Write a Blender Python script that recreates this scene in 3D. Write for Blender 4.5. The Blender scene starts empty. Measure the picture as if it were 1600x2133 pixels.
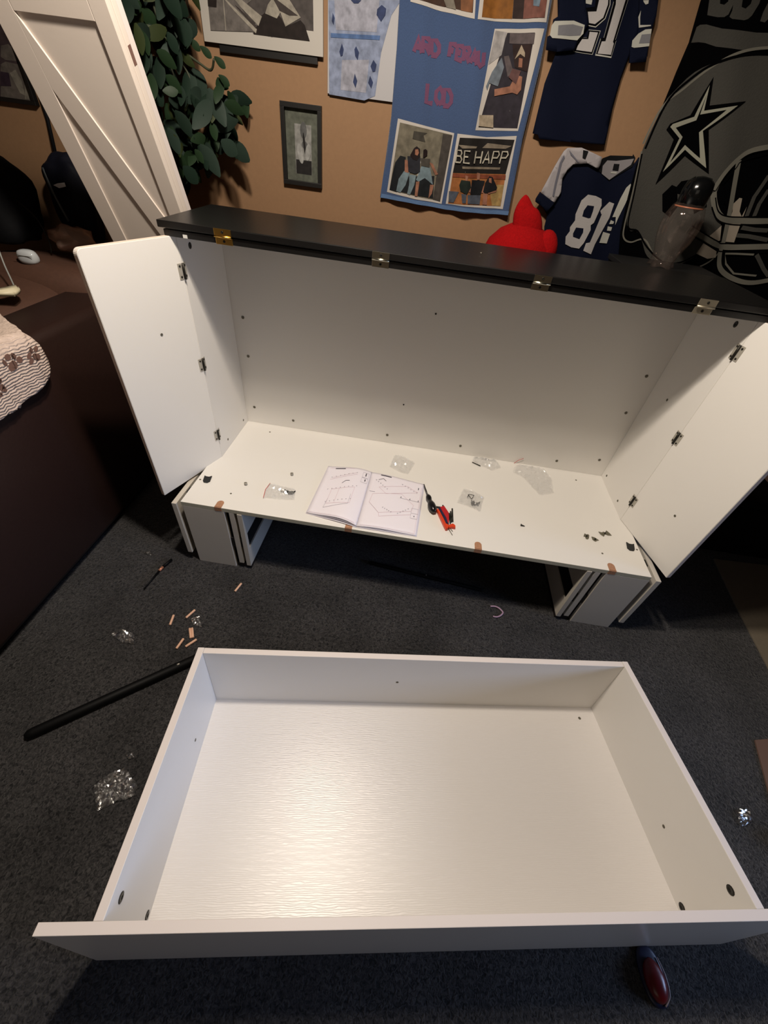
import bpy, bmesh, math, random
from mathutils import Vector, Matrix, noise
random.seed(7)
S = bpy.context.scene
COL = S.collection
# ---------------------------------------------------------------- camera
cam_d = bpy.data.cameras.new('camera'); cam = bpy.data.objects.new('camera', cam_d); COL.objects.link(cam)
cam_d.sensor_fit = 'HORIZONTAL'; cam_d.sensor_width = 36.0; cam_d.lens = 19.034
cam_d.clip_start = 0.02
R_ = Vector((0.9871998, 0.12467167, 0.09946621))
F_ = Vector((-0.02333343, 0.72984719, -0.683212)).normalized()
R_ = (R_ - F_ * R_.dot(F_)).normalized(); U_ = R_.cross(F_)
cam.matrix_world = Matrix(((R_.x, U_.x, -F_.x, 0.72455), (R_.y, U_.y, -F_.y, -1.56188), (R_.z, U_.z, -F_.z, 1.35799), (0, 0, 0, 1)))
S.camera = cam
# ---------------------------------------------------------------- world, lamps, exposure
W_ = bpy.data.worlds.new('dim_room'); S.world = W_; W_.use_nodes = True
W_.node_tree.nodes['Background'].inputs[0].default_value = (0.55, 0.62, 0.8, 1)
W_.node_tree.nodes['Background'].inputs[1].default_value = 0.05
def lamp(name, loc, power, color, radius):
    d = bpy.data.lights.new(name, 'SPOT'); d.spot_size = math.radians(168); d.spot_blend = 0.45; d.energy = power; d.color = color; d.shadow_soft_size = radius
    o = bpy.data.objects.new(name, d); o.location = loc; COL.objects.link(o); return o
def area(name, loc, target, power, color, sx, sy):
    d = bpy.data.lights.new(name, 'AREA'); d.shape = 'RECTANGLE'; d.size = sx; d.size_y = sy; d.energy = power; d.color = color
    o = bpy.data.objects.new(name, d); o.location = loc; COL.objects.link(o)
    o.rotation_euler = (Vector(target) - Vector(loc)).to_track_quat('-Z', 'Y').to_euler(); return o
lamp('ceiling_bulb', (0.46, -0.76, 2.15), 86, (1.0, 0.88, 0.74), 0.05)
lamp('ceiling_bulb', (0.70, -0.86, 2.15), 30, (1.0, 0.88, 0.74), 0.05)
tvg = area('television_glow', (3.4, -1.45, 0.95), (0.5, -1.35, 0.2), 3.6, (0.45, 0.62, 1.0), 1.1, 0.6)
tvg.data.spread = math.radians(55)
area('front_fill_light', (0.4, -3.4, 1.5), (0.7, -1.5, 0.3), 3.4, (1.0, 0.86, 0.70), 1.4, 1.6)  # added fill behind the camera, standing in for room bounce
S.view_settings.view_transform = 'Standard'; S.view_settings.look = 'None'
S.view_settings.exposure = 0.12; S.view_settings.gamma = 1.0; S.view_settings.use_curve_mapping = False

# ---------------------------------------------------------------- materials
def lin(h):
    h = h.lstrip('#'); c = [int(h[i:i + 2], 16) / 255 for i in (0, 2, 4)]
    return tuple(x / 12.92 if x <= 0.04045 else ((x + 0.055) / 1.055) ** 2.4 for x in c) + (1,)
MC = {}
def mat(name, col='#808080', rough=0.6, metal=0.0, bump=0.0, scale=60.0, var=0.0, coat=0.0, spec=0.5, grain=None, stretch=(1, 1, 1), alpha=1.0, sheen=0.0):
    if name in MC: return MC[name]
    m = bpy.data.materials.new(name); m.use_nodes = True; MC[name] = m
    nt = m.node_tree; b = nt.nodes['Principled BSDF']
    c = lin(col) if isinstance(col, str) else tuple(col) + (1,)
    b.inputs['Base Color'].default_value = c; b.inputs['Roughness'].default_value = rough; b.inputs['Metallic'].default_value = metal
    b.inputs['Specular IOR Level'].default_value = spec; b.inputs['Coat Weight'].default_value = coat; b.inputs['Sheen Weight'].default_value = sheen
    tc = nt.nodes.new('ShaderNodeTexCoord'); mp = nt.nodes.new('ShaderNodeMapping'); nt.links.new(tc.outputs['Object'], mp.inputs[0]); mp.inputs['Scale'].default_value = stretch
    nz = nt.nodes.new('ShaderNodeTexNoise'); nz.inputs['Scale'].default_value = scale; nz.inputs['Detail'].default_value = 5; nt.links.new(mp.outputs[0], nz.inputs[0])
    h = nz.outputs[0]
    if var:
        r = nt.nodes.new('ShaderNodeMapRange'); r.inputs[3].default_value = 1 - var; r.inputs[4].default_value = 1 + var
        r.inputs[1].default_value = 0.3; r.inputs[2].default_value = 0.7
        nt.links.new(nz.outputs[0], r.inputs[0])
        mx = nt.nodes.new('ShaderNodeVectorMath'); mx.operation = 'SCALE'; mx.inputs[0].default_value = c[:3]
        nt.links.new(r.outputs[0], mx.inputs['Scale']); nt.links.new(mx.outputs[0], b.inputs['Base Color'])
    if grain:
        wv = nt.nodes.new('ShaderNodeTexWave'); wv.bands_direction = grain[0]; wv.inputs['Scale'].default_value = grain[1]
        wv.inputs['Distortion'].default_value = grain[2]; wv.inputs['Detail'].default_value = 3; wv.inputs['Detail Scale'].default_value = grain[3]
        nt.links.new(mp.outputs[0], wv.inputs[0]); h = wv.outputs['Fac']
    if bump:
        bp = nt.nodes.new('ShaderNodeBump'); bp.inputs['Strength'].default_value = bump; bp.inputs['Distance'].default_value = 0.002
        nt.links.new(h, bp.inputs['Height']); nt.links.new(bp.outputs[0], b.inputs['Normal'])
    return m
def film(name, tint='#FFFFFF', body=0.12, gloss=0.35, rough=0.12, base=0.1):
    m = bpy.data.materials.new(name); m.use_nodes = True; nt = m.node_tree; nt.nodes.clear(); MC[name] = m
    out = nt.nodes.new('ShaderNodeOutputMaterial'); tr = nt.nodes.new('ShaderNodeBsdfTransparent'); gl = nt.nodes.new('ShaderNodeBsdfGlossy'); df = nt.nodes.new('ShaderNodeBsdfDiffuse')
    tr.inputs[0].default_value = (0.985, 0.985, 0.985, 1); gl.inputs['Roughness'].default_value = rough; gl.inputs[0].default_value = lin(tint); df.inputs[0].default_value = lin(tint)
    m1 = nt.nodes.new('ShaderNodeMixShader'); m1.inputs[0].default_value = body; m2 = nt.nodes.new('ShaderNodeMixShader')
    fr = nt.nodes.new('ShaderNodeLayerWeight'); fr.inputs[0].default_value = 0.25
    ml = nt.nodes.new('ShaderNodeMath'); ml.operation = 'MULTIPLY_ADD'; ml.inputs[1].default_value = gloss; ml.inputs[2].default_value = gloss * base
    nt.links.new(fr.outputs['Facing'], ml.inputs[0]); nt.links.new(ml.outputs[0], m2.inputs[0])
    nt.links.new(tr.outputs[0], m1.inputs[1]); nt.links.new(df.outputs[0], m1.inputs[2]); nt.links.new(m1.outputs[0], m2.inputs[1]); nt.links.new(gl.outputs[0], m2.inputs[2]); nt.links.new(m2.outputs[0], out.inputs[0])
    return m
WHITE = mat('white_melamine', '#E2DFDA', 0.42, bump=0.04, scale=300)
WHITEG = mat('white_woodgrain', '#DAD6D4', 0.37, spec=1.0, bump=0.10, grain=('Y', 80.0, 8.0, 1.2), stretch=(0.25, 1, 1))
EDGE = mat('raw_board_edge', '#B7B3A0', 0.7, bump=0.1, scale=200, var=0.08)
EDGEP = mat('pale_pink_edge', '#D9C6B8', 0.6, bump=0.05, scale=200, var=0.05)
BLACKW = mat('black_woodgrain', '#0F0E0E', 0.36, bump=0.12, grain=('Y', 30.0, 4.0, 1.5), stretch=(0.2, 1, 1), var=0.0)
RAWB = mat('raw_brown_chipboard', '#A5795C', 0.85, bump=0.4, scale=260, var=0.2)
BRASS = mat('brass', '#D9AE5A', 0.28, 1.0)
CHROME = mat('bright_plated_steel', '#C9C7B8', 0.22, 1.0)
STEEL = mat('hinge_steel', '#B0ABA0', 0.4, 0.35)
DARKM = mat('dark_metal', '#26241F', 0.45, 0.6)
BLACKP = mat('black_plastic', '#0E0F10', 0.5)
BLACKH = mat('black_hole', '#050505', 0.9)
GREYS = mat('screw_grey', '#6E6A5E', 0.45, 0.7)

# ---------------------------------------------------------------- mesh helpers
def link(name, bm, mats, parent=None, smooth=False, M=None):
    me = bpy.data.meshes.new(name)
    bmesh.ops.recalc_face_normals(bm, faces=bm.faces[:]) if not getattr(bm, 'keep', False) else None
    bm.to_mesh(me); bm.free()
    if not isinstance(mats, (list, tuple)): mats = [mats]
    for m in mats: me.materials.append(m)
    if smooth:
        for p in me.polygons: p.use_smooth = True
    o = bpy.data.objects.new(name, me); COL.objects.link(o)
    if parent: o.parent = parent
    if M is not None: o.matrix_local = M
    return o
def tag(o, label, cat, group=None):
    o['label'] = label; o['category'] = cat
    if group: o['group'] = group
    return o
def thing(name, label, cat, loc=(0, 0, 0), group=None, M=None):
    o = bpy.data.objects.new(name, None); COL.objects.link(o); o.empty_display_size = 0.05
    if M is not None: o.matrix_world = M
    else: o.location = loc
    return tag(o, label, cat, group)
def box(bm, lo, hi, bev=0.0012, mi=0, M=None):
    vs = [bm.verts.new((x, y, z)) for x in (lo[0], hi[0]) for y in (lo[1], hi[1]) for z in (lo[2], hi[2])]
    fs = [(0, 1, 3, 2), (4, 6, 7, 5), (0, 4, 5, 1), (2, 3, 7, 6), (0, 2, 6, 4), (1, 5, 7, 3)]
    F = [bm.faces.new([vs[i] for i in f]) for f in fs]
    for f in F: f.material_index = mi
    bmesh.ops.recalc_face_normals(bm, faces=F)
    vv = vs
    if bev:
        E = list({e for f in F for e in f.edges})
        r = bmesh.ops.bevel(bm, geom=E, offset=bev, segments=2, affect='EDGES', profile=0.5)
        vv = list({v for f in r['faces'] for v in f.verts}); 
        for f in r['faces']: f.material_index = mi
    if M is not None: bmesh.ops.transform(bm, matrix=M, verts=vv)
    return bm
def bx(name, lo, hi, m, parent=None, bev=0.0012, M=None):
    bm = bmesh.new(); box(bm, lo, hi, bev); return link(name, bm, m, parent, M=M)
def prism(bm, pts, vec, mi=0):
    """closed polygon pts (3d) extruded along vec"""
    a = [bm.verts.new(p) for p in pts]; b = [bm.verts.new(Vector(p) + Vector(vec)) for p in pts]
    n = len(pts); F = [bm.faces.new(a), bm.faces.new(b[::-1])]
    for i in range(n): F.append(bm.faces.new([a[i], b[i], b[(i + 1) % n], a[(i + 1) % n]]))
    for f in F: f.material_index = mi
    bmesh.ops.recalc_face_normals(bm, faces=F)
    return F
def tube(bm, pts, rad, seg=8, mi=0, cap=True):
    pts = [Vector(p) for p in pts]; n = len(pts); rings = []
    if not isinstance(rad, (list, tuple)): rad = [rad] * n
    up = None
    for i, p in enumerate(pts):
        d = (pts[min(i + 1, n - 1)] - pts[max(i - 1, 0)]).normalized()
        if up is None: up = d.orthogonal().normalized()
        up = (up - d * up.dot(d)).normalized(); s = d.cross(up)
        rings.append([bm.verts.new(p + (up * math.cos(2 * math.pi * k / seg) + s * math.sin(2 * math.pi * k / seg)) * rad[i]) for k in range(seg)])
    for a, b in zip(rings, rings[1:]):
        for k in range(seg):
            f = bm.faces.new([a[k], a[(k + 1) % seg], b[(k + 1) % seg], b[k]]); f.material_index = mi; f.smooth = True
    if cap:
        for r in (rings[0][::-1], rings[-1]):
            f = bm.faces.new(r); f.material_index = mi
    return bm
def lathe(bm, prof, seg=20, mi=0, M=None):
    rings = [[bm.verts.new((r * math.cos(2 * math.pi * k / seg), r * math.sin(2 * math.pi * k / seg), z)) for k in range(seg)] for r, z in prof]
    for a, b in zip(rings, rings[1:]):
        for k in range(seg):
            f = bm.faces.new([a[k], a[(k + 1) % seg], b[(k + 1) % seg], b[k]]); f.material_index = mi; f.smooth = True
    for r in (rings[0][::-1], rings[-1]):
        f = bm.faces.new(r); f.material_index = mi
    if M is not None: bmesh.ops.transform(bm, matrix=M, verts=[v for r in rings for v in r])
    return bm
def blob(bm, center, rad, seed=0, amp=0.12, freq=2.0, sub=3, mi=0, M=None, flat=None, power=1.0):
    r = bmesh.ops.create_icosphere(bm, subdivisions=sub, radius=1.0); c = Vector(center); vs = r['verts']
    for v in vs:
        d = v.co.copy(); 
        if power != 1.0: d = Vector([math.copysign(abs(a) ** power, a) for a in d])
        k = 1 + amp * noise.noise(d * freq + Vector((seed * 7.1, seed * 3.3, 0)))
        q = Vector((d.x * rad[0], d.y * rad[1], d.z * rad[2])) * k
        if M is not None: q = M @ q
        q = q + c
        if flat is not None and q.z < flat: q.z = flat
        v.co = q
    for f in {f for v in vs for f in v.link_faces}: f.material_index = mi; f.smooth = True
    return bm
def frame_at(loc, zdir, xdir=(1, 0, 0)):
    z = Vector(zdir).normalized(); x = Vector(xdir)
    if abs(z.dot(x.normalized())) > 0.98: x = Vector((0, 1, 0))
    x = x.copy(); x = (x - z * x.dot(z)).normalized(); y = z.cross(x)
    return Matrix(((x.x, y.x, z.x, loc[0]), (x.y, y.y, z.y, loc[1]), (x.z, y.z, z.z, loc[2]), (0, 0, 0, 1)))
# flat printed shapes laid on a carrier: plane 'y' -> wall sheet facing -y, 'z' -> page facing up
def lay(bm, polys, mi, fn, off, axis, step=None):
    u, v = (0, 2) if axis == 'y' else (0, 1)
    for poly in polys:
        q = [(p[u], p[v]) for p in poly]
        tb = bmesh.new(); vs = [tb.verts.new((a, b, 0)) for a, b in q]
        try: f = tb.faces.new(vs)
        except ValueError: tb.free(); continue
        bmesh.ops.triangulate(tb, faces=[f])
        if step:
            for ax, nrm in ((0, (1, 0, 0)), (1, (0, 1, 0))):
                lo = min(p[ax] for p in q); hi = max(p[ax] for p in q); t = math.floor(lo / step) * step + step
                while t < hi:
                    co = [0, 0, 0]; co[ax] = t
                    bmesh.ops.bisect_plane(tb, geom=tb.verts[:] + tb.edges[:] + tb.faces[:], plane_co=co, plane_no=nrm, dist=1e-6); t += step
        mp = {}
        for w in tb.verts:
            mp[w] = bm.verts.new(fn(w.co.x, w.co.y, off))
        for f in tb.faces:
            try: g = bm.faces.new([mp[w] for w in f.verts])
            except ValueError: continue
            g.material_index = mi; g.smooth = bool(step)
            g.normal_update()
            want = Vector((0, -1, 0)) if axis == 'y' else Vector((0, 0, 1))
            if g.normal.dot(want) < 0: g.normal_flip()
        tb.free()
def decal(name, parent, layers, fn, off0=0.0012, d=0.0005, axis='y', step=None):
    """layers: [(material, [poly, ...]), ...] each a little prouder than the last"""
    bm = bmesh.new(); bm2 = bm
    mats = []
    for i, (m, polys) in enumerate(layers):
        if m not in mats: mats.append(m)
        lay(bm, polys, mats.index(m), fn, off0 + d * i, axis, step)
    me = bpy.data.meshes.new(name); bm.to_mesh(me); bm.free()
    for m in mats: me.materials.append(m)
    o = bpy.data.objects.new(name, me); COL.objects.link(o)
    if parent: o.parent = parent
    return o
def cloth(name, parent, polys, m, fn, thick=0.003, step=0.02, axis='y'):
    o = decal(name, parent, [(m, polys)], fn, 0.0, 0, axis, step)
    bm = bmesh.new(); bm.from_mesh(o.data); bmesh.ops.remove_doubles(bm, verts=bm.verts[:], dist=1e-5); bm.to_mesh(o.data); bm.free()
    md = o.modifiers.new('thickness', 'SOLIDIFY'); md.thickness = thick; md.offset = -1
    return o
def ribbon(pts, w, closed=False):
    """stroke along wall points (x,?,z) -> list of quads"""
    P = [Vector((p[0], p[2])) for p in pts]; n = len(P); out = []
    L = []; Rr = []
    for i in range(n):
        a = P[i - 1] if (i > 0 or closed) else P[i]; b = P[(i + 1) % n] if (i < n - 1 or closed) else P[i]
        d = (b - a).normalized(); nn = Vector((-d.y, d.x)) * w / 2
        L.append(P[i] + nn); Rr.append(P[i] - nn)
    for i in range(n if closed else n - 1):
        j = (i + 1) % n
        out.append([(L[i].x, 0, L[i].y), (L[j].x, 0, L[j].y), (Rr[j].x, 0, Rr[j].y), (Rr[i].x, 0, Rr[i].y)])
    return out
def smooth_line(pts, n=6):
    P = [Vector(p) for p in pts]; out = []
    for i in range(len(P) - 1):
        p0 = P[max(i - 1, 0)]; p1 = P[i]; p2 = P[i + 1]; p3 = P[min(i + 2, len(P) - 1)]
        for k in range(n):
            t = k / n
            out.append(0.5 * ((2 * p1) + (p2 - p0) * t + (2 * p0 - 5 * p1 + 4 * p2 - p3) * t * t + (3 * p1 - p0 - 3 * p2 + p3) * t ** 3))
    out.append(P[-1]); return out
def ellipse(c, rx, rz, rot=0.0, n=16):
    return [(c[0] + rx * math.cos(2 * math.pi * k / n) * math.cos(rot) - rz * math.sin(2 * math.pi * k / n) * math.sin(rot), 0,
             c[2] + rx * math.cos(2 * math.pi * k / n) * math.sin(rot) + rz * math.sin(2 * math.pi * k / n) * math.cos(rot)) for k in range(n)]
GL = {'B': [[(0, 0), (0, 1), (.7, 1), (.85, .78), (.7, .53), (0, .53)], [(.7, .53), (.95, .27), (.75, 0), (0, 0)]],
      'E': [[(.95, 0), (0, 0), (0, 1), (.95, 1)], [(0, .52), (.65, .52)]], 'H': [[(0, 0), (0, 1)], [(.95, 0), (.95, 1)], [(0, .5), (.95, .5)]],
      'A': [[(0, 0), (.5, 1), (1, 0)], [(.2, .35), (.8, .35)]], 'P': [[(0, 0), (0, 1), (.75, 1), (.95, .75), (.75, .48), (0, .48)]],
      'R': [[(0, 0), (0, 1), (.75, 1), (.9, .75), (.75, .5), (0, .5)], [(.45, .5), (.95, 0)]], 'D': [[(0, 0), (0, 1), (.6, 1), (.95, .7), (.95, .3), (.6, 0), (0, 0)]],
      'L': [[(0, 1), (0, 0), (.8, 0)]], 'O': [[(.5, 0), (.05, .3), (.05, .7), (.5, 1), (.95, .7), (.95, .3), (.5, 0)]], 'N': [[(0, 0), (0, 1), (.9, 0), (.9, 1)]],
      'F': [[(0, 0), (0, 1), (.9, 1)], [(0, .52), (.6, .52)]], 'U': [[(0, 1), (.05, .2), (.5, 0), (.9, .2), (.95, 1)]], 'M': [[(0, 0), (.1, 1), (.5, .3), (.9, 1), (1, 0)]]}
def write(text, quad, w, gap=0.25):
    """letters inside the four wall points quad = bl, br, tr, tl"""
    bl, br, tr, tl = [Vector(q) for q in quad]; n = len(text); out = []
    tot = n + gap * (n - 1)
    for i, ch in enumerate(text):
        if ch == ' ': continue
        for st in GL[ch]:
            pts = []
            for (a, b) in st:
                u = (i * (1 + gap) + a) / tot
                pts.append((bl.lerp(br, u)).lerp(tl.lerp(tr, u), b))
            out += ribbon(pts, w)
    return out
def screw(name, parent, loc, nrm, r=0.005, m=None, h=0.0012):
    bm = bmesh.new(); lathe(bm, [(r, 0), (r, h * .6), (r * .8, h), (r * .35, h), (r * .3, h * .3)], 12)
    return link(name, bm, m or GREYS, parent, M=frame_at(loc, nrm))

# ---------------------------------------------------------------- room
YW = 0.35
def structure(o): o['kind'] = 'structure'; return o
def carpet_material():
    m = bpy.data.materials.new('charcoal_carpet'); m.use_nodes = True; nt = m.node_tree; b = nt.nodes['Principled BSDF']
    b.inputs['Roughness'].default_value = 0.95; b.inputs['Specular IOR Level'].default_value = 0.15; b.inputs['Sheen Weight'].default_value = 0.25
    tc = nt.nodes.new('ShaderNodeTexCoord'); n1 = nt.nodes.new('ShaderNodeTexNoise'); n1.inputs['Scale'].default_value = 130; n1.inputs['Detail'].default_value = 6; n1.inputs['Distortion'].default_value = 1.2
    n2 = nt.nodes.new('ShaderNodeTexNoise'); n2.inputs['Scale'].default_value = 5; n2.inputs['Detail'].default_value = 4
    nt.links.new(tc.outputs['Object'], n1.inputs[0]); nt.links.new(tc.outputs['Object'], n2.inputs[0])
    cr = nt.nodes.new('ShaderNodeValToRGB'); cr.color_ramp.elements[0].position = 0.35; cr.color_ramp.elements[0].color = (0.007, 0.007, 0.008, 1)
    cr.color_ramp.elements[1].position = 0.68; cr.color_ramp.elements[1].color = (0.056, 0.053, 0.054, 1)
    nt.links.new(n1.outputs[0], cr.inputs[0])
    r = nt.nodes.new('ShaderNodeMapRange'); r.inputs[1].default_value = 0.35; r.inputs[2].default_value = 0.65; r.inputs[3].default_value = 0.75; r.inputs[4].default_value = 1.2; nt.links.new(n2.outputs[0], r.inputs[0])
    mx = nt.nodes.new('ShaderNodeVectorMath'); mx.operation = 'SCALE'; nt.links.new(cr.outputs[0], mx.inputs[0]); nt.links.new(r.outputs[0], mx.inputs['Scale']); nt.links.new(mx.outputs[0], b.inputs['Base Color'])
    bp = nt.nodes.new('ShaderNodeBump'); bp.inputs['Strength'].default_value = 0.8; bp.inputs['Distance'].default_value = 0.006; nt.links.new(n1.outputs[0], bp.inputs['Height']); nt.links.new(bp.outputs[0], b.inputs['Normal'])
    return m
WALL = mat('tan_painted_wall', '#785B40', 0.8, bump=0.15, scale=90, var=0.03)
structure(bx('floor', (-2.2, -3.6, -0.06), (3.6, YW, 0.0), carpet_material(), bev=0))
structure(bx('wall_back', (-2.2, YW, 0), (3.6, YW + 0.1, 2.5), WALL, bev=0))
structure(bx('wall_left', (-2.3, -3.6, 0), (-2.2, YW + 0.1, 2.5), WALL, bev=0))
WALLD = mat('brown_painted_wall', '#4E4036', 0.85, bump=0.15, scale=90)
structure(bx('wall_right', (3.6, -3.6, 0), (3.7, YW + 0.1, 2.5), WALLD, bev=0))
structure(bx('wall_front', (-2.3, -3.7, 0), (3.7, -3.6, 2.5), mat('front_wall_paint', '#6E5C4A', 0.85, bump=0.15, scale=90), bev=0))
structure(bx('ceiling', (-2.3, -3.7, 2.5), (3.7, YW + 0.1, 2.6), mat('ceiling_paint', '#8C857C', 0.9, bump=0.2, scale=60), bev=0))
structure(bx('baseboard_back', (-2.2, YW - 0.014, 0.0), (3.6, YW, 0.09), mat('baseboard_paint', '#B9AE9E', 0.5), bev=0.003))

# ---------------------------------------------------------------- cabinet
W, D1, DP, HP, HT = 1.62, 0.284, 0.572, 0.3253, 1.083
cab = thing('bed_cabinet', 'half-built white folding bed cabinet with black top and open doors', 'cabinet', (W / 2, -0.28, 0))
def cpart(name, lo, hi, m, parent=cab, bev=0.0012):
    bm = bmesh.new(); box(bm, lo, hi, bev); o = link(name, bm, m, parent)
    if parent is cab: o.location = -Vector(cab.location)
    return o
def shift(o):
    o.location = o.location - Vector(cab.location); return o
pl = bmesh.new(); box(pl, (-0.031, -DP, HP - 0.018), (W + 0.024, 0.012, HP), 0.001)
for f in pl.faces:
    f.normal_update()
    if f.normal.y < -0.9: f.material_index = 1
platform = link('platform_board', pl, [WHITE, EDGE], cab); shift(platform)
platform['label'] = 'wide white board with hinge notches along its front edge'
cpart('side_panel', (-0.016, -D1, HP), (0, 0.0, HT), WHITE)
cpart('side_panel', (W, -D1, HP), (W + 0.016, 0.0, HT), WHITE)
cpart('back_panel', (-0.016, 0.0005, HP), (W + 0.016, 0.0125, HT), WHITE)
# black top: two boards folded onto each other
cpart('lower_top_board', (-0.022, -0.303, HT), (W + 0.022, 0.03, HT + 0.0165), BLACKW)['label'] = 'lower black board of the folded top'
cpart('upper_top_board', (-0.034, -0.308, HT + 0.0195), (W + 0.034, 0.033, HT + 0.037), BLACKW, bev=0.002)['label'] = 'upper black board of the folded top'
for i, (x, m, lb) in enumerate([(0.149, BRASS, 'brass hinge at the left end of the black top'), (0.583, CHROME, None), (1.018, CHROME, None), (1.453, mat('pale_plate', '#A89F8C', 0.4, 0.8), None)]):
    bm = bmesh.new()
    box(bm, (x - 0.0235, -0.3105, HT + 0.0205), (x + 0.0235, -0.3085, HT + 0.0365), 0.0006)
    box(bm, (x - 0.0235, -0.3055, HT - 0.001), (x + 0.0235, -0.3035, HT + 0.0155), 0.0006)
    tube(bm, [(x - 0.0235, -0.311, HT + 0.018), (x + 0.0235, -0.311, HT + 0.018)], 0.0026, 8)
    h = link('top_hinge', bm, m, cab); shift(h)
    if lb: h['label'] = lb
    for z, y in ((HT + 0.029, -0.3106), (HT + 0.007, -0.3056)):
        screw('hinge_screw', h, (x, y, z), (0, -1, 0), 0.0034, DARKM)
sc = screw('top_screw', cab, (0.86, -0.13, HT + 0.037), (0, 0, 1), 0.005, CHROME); shift(sc)
st = bx('white_sticker', (0.032, -0.3045, HT + 0.001), (0.044, -0.3035, HT + 0.009), mat('sticker_white', '#DADAD6', 0.6), cab, 0); shift(st)
# doors
def door(hx, outer, name_label):
    a = Vector((hx, -D1, 0)); b = Vector((outer[0], outer[1], 0)); d = (b - a); L = d.length; d.normalize()
    side = 1 if hx < 0.5 else -1
    nrm = Vector((-d.y, d.x, 0)) * 1.0
    if (nrm.x > 0) != (side < 0): nrm = -nrm
    # outline in (l, z) with rounded outer corners
    r = 0.014; H0, H1 = HP + 0.001, HT + 0.001; H0 -= 0.008 if side > 0 else 0.0; pts = [(0.001, H0), (L - 0.003, H0)]
    for k in range(7):
        t = math.pi / 2 * k / 6; pts.append((L - r + r * math.cos(t), H1 - r + r * math.sin(t)))
    pts.append((0.001, H1))
    bm = bmesh.new(); F = prism(bm, [a + d * l + Vector((0, 0, z)) for l, z in pts], nrm * 0.016)
    for f in F:
        f.normal_update()
        if abs(f.normal.dot(nrm)) < 0.7: f.material_index = 1
    bmesh.ops.bevel(bm, geom=[e for e in bm.edges], offset=0.0012, segments=2, affect='EDGES')
    o = link('door', bm, [WHITE, EDGEP], cab); shift(o); o['label'] = name_label
    return o, a, d, -nrm
ld = door(0.0, (-0.103, -0.551), 'left door panel standing wide open')
rd = door(W, (1.6955, -0.567), 'right door panel standing wide open')
for (o, a, d, n), xn, zs in ((ld, 1, (0.995, 0.712, 0.430)), (rd, -1, (0.995, 0.707, 0.424))):
    for z in zs:
        bm = bmesh.new(); x0 = a.x
        # leaf on the cabinet side panel, leaf on the door, barrel between
        box(bm, (min(x0, x0 + xn * 0.0018), -D1 + 0.004, z - 0.021), (max(x0, x0 + xn * 0.0018), -D1 + 0.017, z + 0.021), 0.0004)
        Md = frame_at(a + Vector((0, 0, z)), n, d); box(bm, (0.004, -0.021, 0.0), (0.017, 0.021, 0.0018), 0.0004, M=Md)
        tube(bm, [(x0 + xn * 0.004, -D1 - 0.002, z - 0.021), (x0 + xn * 0.004, -D1 - 0.002, z + 0.021)], 0.0036, 8, 1)
        h = link('door_hinge', bm, [STEEL, DARKM], cab); shift(h)
        for dz in (-0.014, 0.014):
            screw('hinge_screw', h, (x0 + xn * 0.0019, -D1 + 0.0105, z + dz), (xn, 0, 0), 0.0032, DARKM)
            screw('hinge_screw', h, a + d * 0.0105 + n * 0.0019 + Vector((0, 0, z + dz)), n, 0.0032, DARKM)
# screws and cam fittings
for p in [(0.04,0,0.783),(0.041,0,0.633),(0.039,0,0.403),(0.213,0,0.365),(0.642,0,0.366),(0.972,0,0.368),(1.403,0,0.368),(1.575,0,0.406),(1.573,0,0.789),(1.574,0,0.636)]:
    shift(screw('back_screw', cab, (p[0], 0, p[2]), (0, -1, 0), 0.0058))
for p in [(0.762,0,0.896),(0.695,0,0.525)]: shift(screw('back_pin', cab, (p[0], 0, p[2]), (0, -1, 0), 0.0032, DARKM))
for p in [(0,-0.213,0.363),(0,-0.046,0.357)]: shift(screw('side_screw', cab, (0, p[1], p[2]), (1, 0, 0), 0.005))
for p in [(1.62,-0.037,0.356),(1.62,-0.203,0.354),(1.62,-0.118,0.761)]: shift(screw('side_screw', cab, (W, p[1], p[2]), (-1, 0, 0), 0.005))
for p in [(0,-0.217,1.052)]: shift(screw('cam_fitting', cab, (0, p[1], p[2] - 0.004), (1, 0, 0), 0.009, BLACKP))
for p in [(1.62,-0.207,1.05)]: shift(screw('cam_fitting', cab, (W, p[1], p[2] - 0.002), (-1, 0, 0), 0.009, BLACKP))
shift(screw('door_screw', cab, ld[1] + ld[2] * 0.125 + Vector((0, 0, 0.845)), ld[3], 0.0045))
shift(screw('door_screw', cab, rd[1] + rd[2] * 0.17 + Vector((0, 0, 0.51)), rd[3], 0.0045))
for p in [(0.122,-0.06,0.325),(0.12,-0.491,0.325),(1.493,-0.062,0.325),(1.493,-0.493,0.325),(1.634,-0.444,0.325),(-0.019,-0.442,0.325)]: shift(screw('platform_pin', cab, (p[0], p[1], HP), (0, 0, 1), 0.0036, GREYS))
for x in (0.105, 0.576, 1.038, 1.509):  # routed hinge notches, raw board showing
    pts = [(x - 0.0125, -DP - 0.0006, HP + 0.0006), (x + 0.0125, -DP - 0.0006, HP + 0.0006)] + [(x + 0.0125 * math.cos(t), -DP + 0.024 + 0.0125 * math.sin(t), HP + 0.0006) for t in [math.pi * k / 10 for k in range(11)]]
    bm = bmesh.new(); prism(bm, pts, (0, 0, -0.0022)); box(bm, (x - 0.0125, -DP - 0.0007, HP - 0.017), (x + 0.0125, -DP + 0.004, HP), 0)
    box(bm, (x - 0.0128, -DP + 0.002, HP + 0.0002), (x + 0.0128, -DP + 0.0035, HP + 0.0009), 0, 1)
    shift(link('hinge_notch', bm, [RAWB, mat('raw_brown_line', '#6B4A38', 0.9)], cab))
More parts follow.
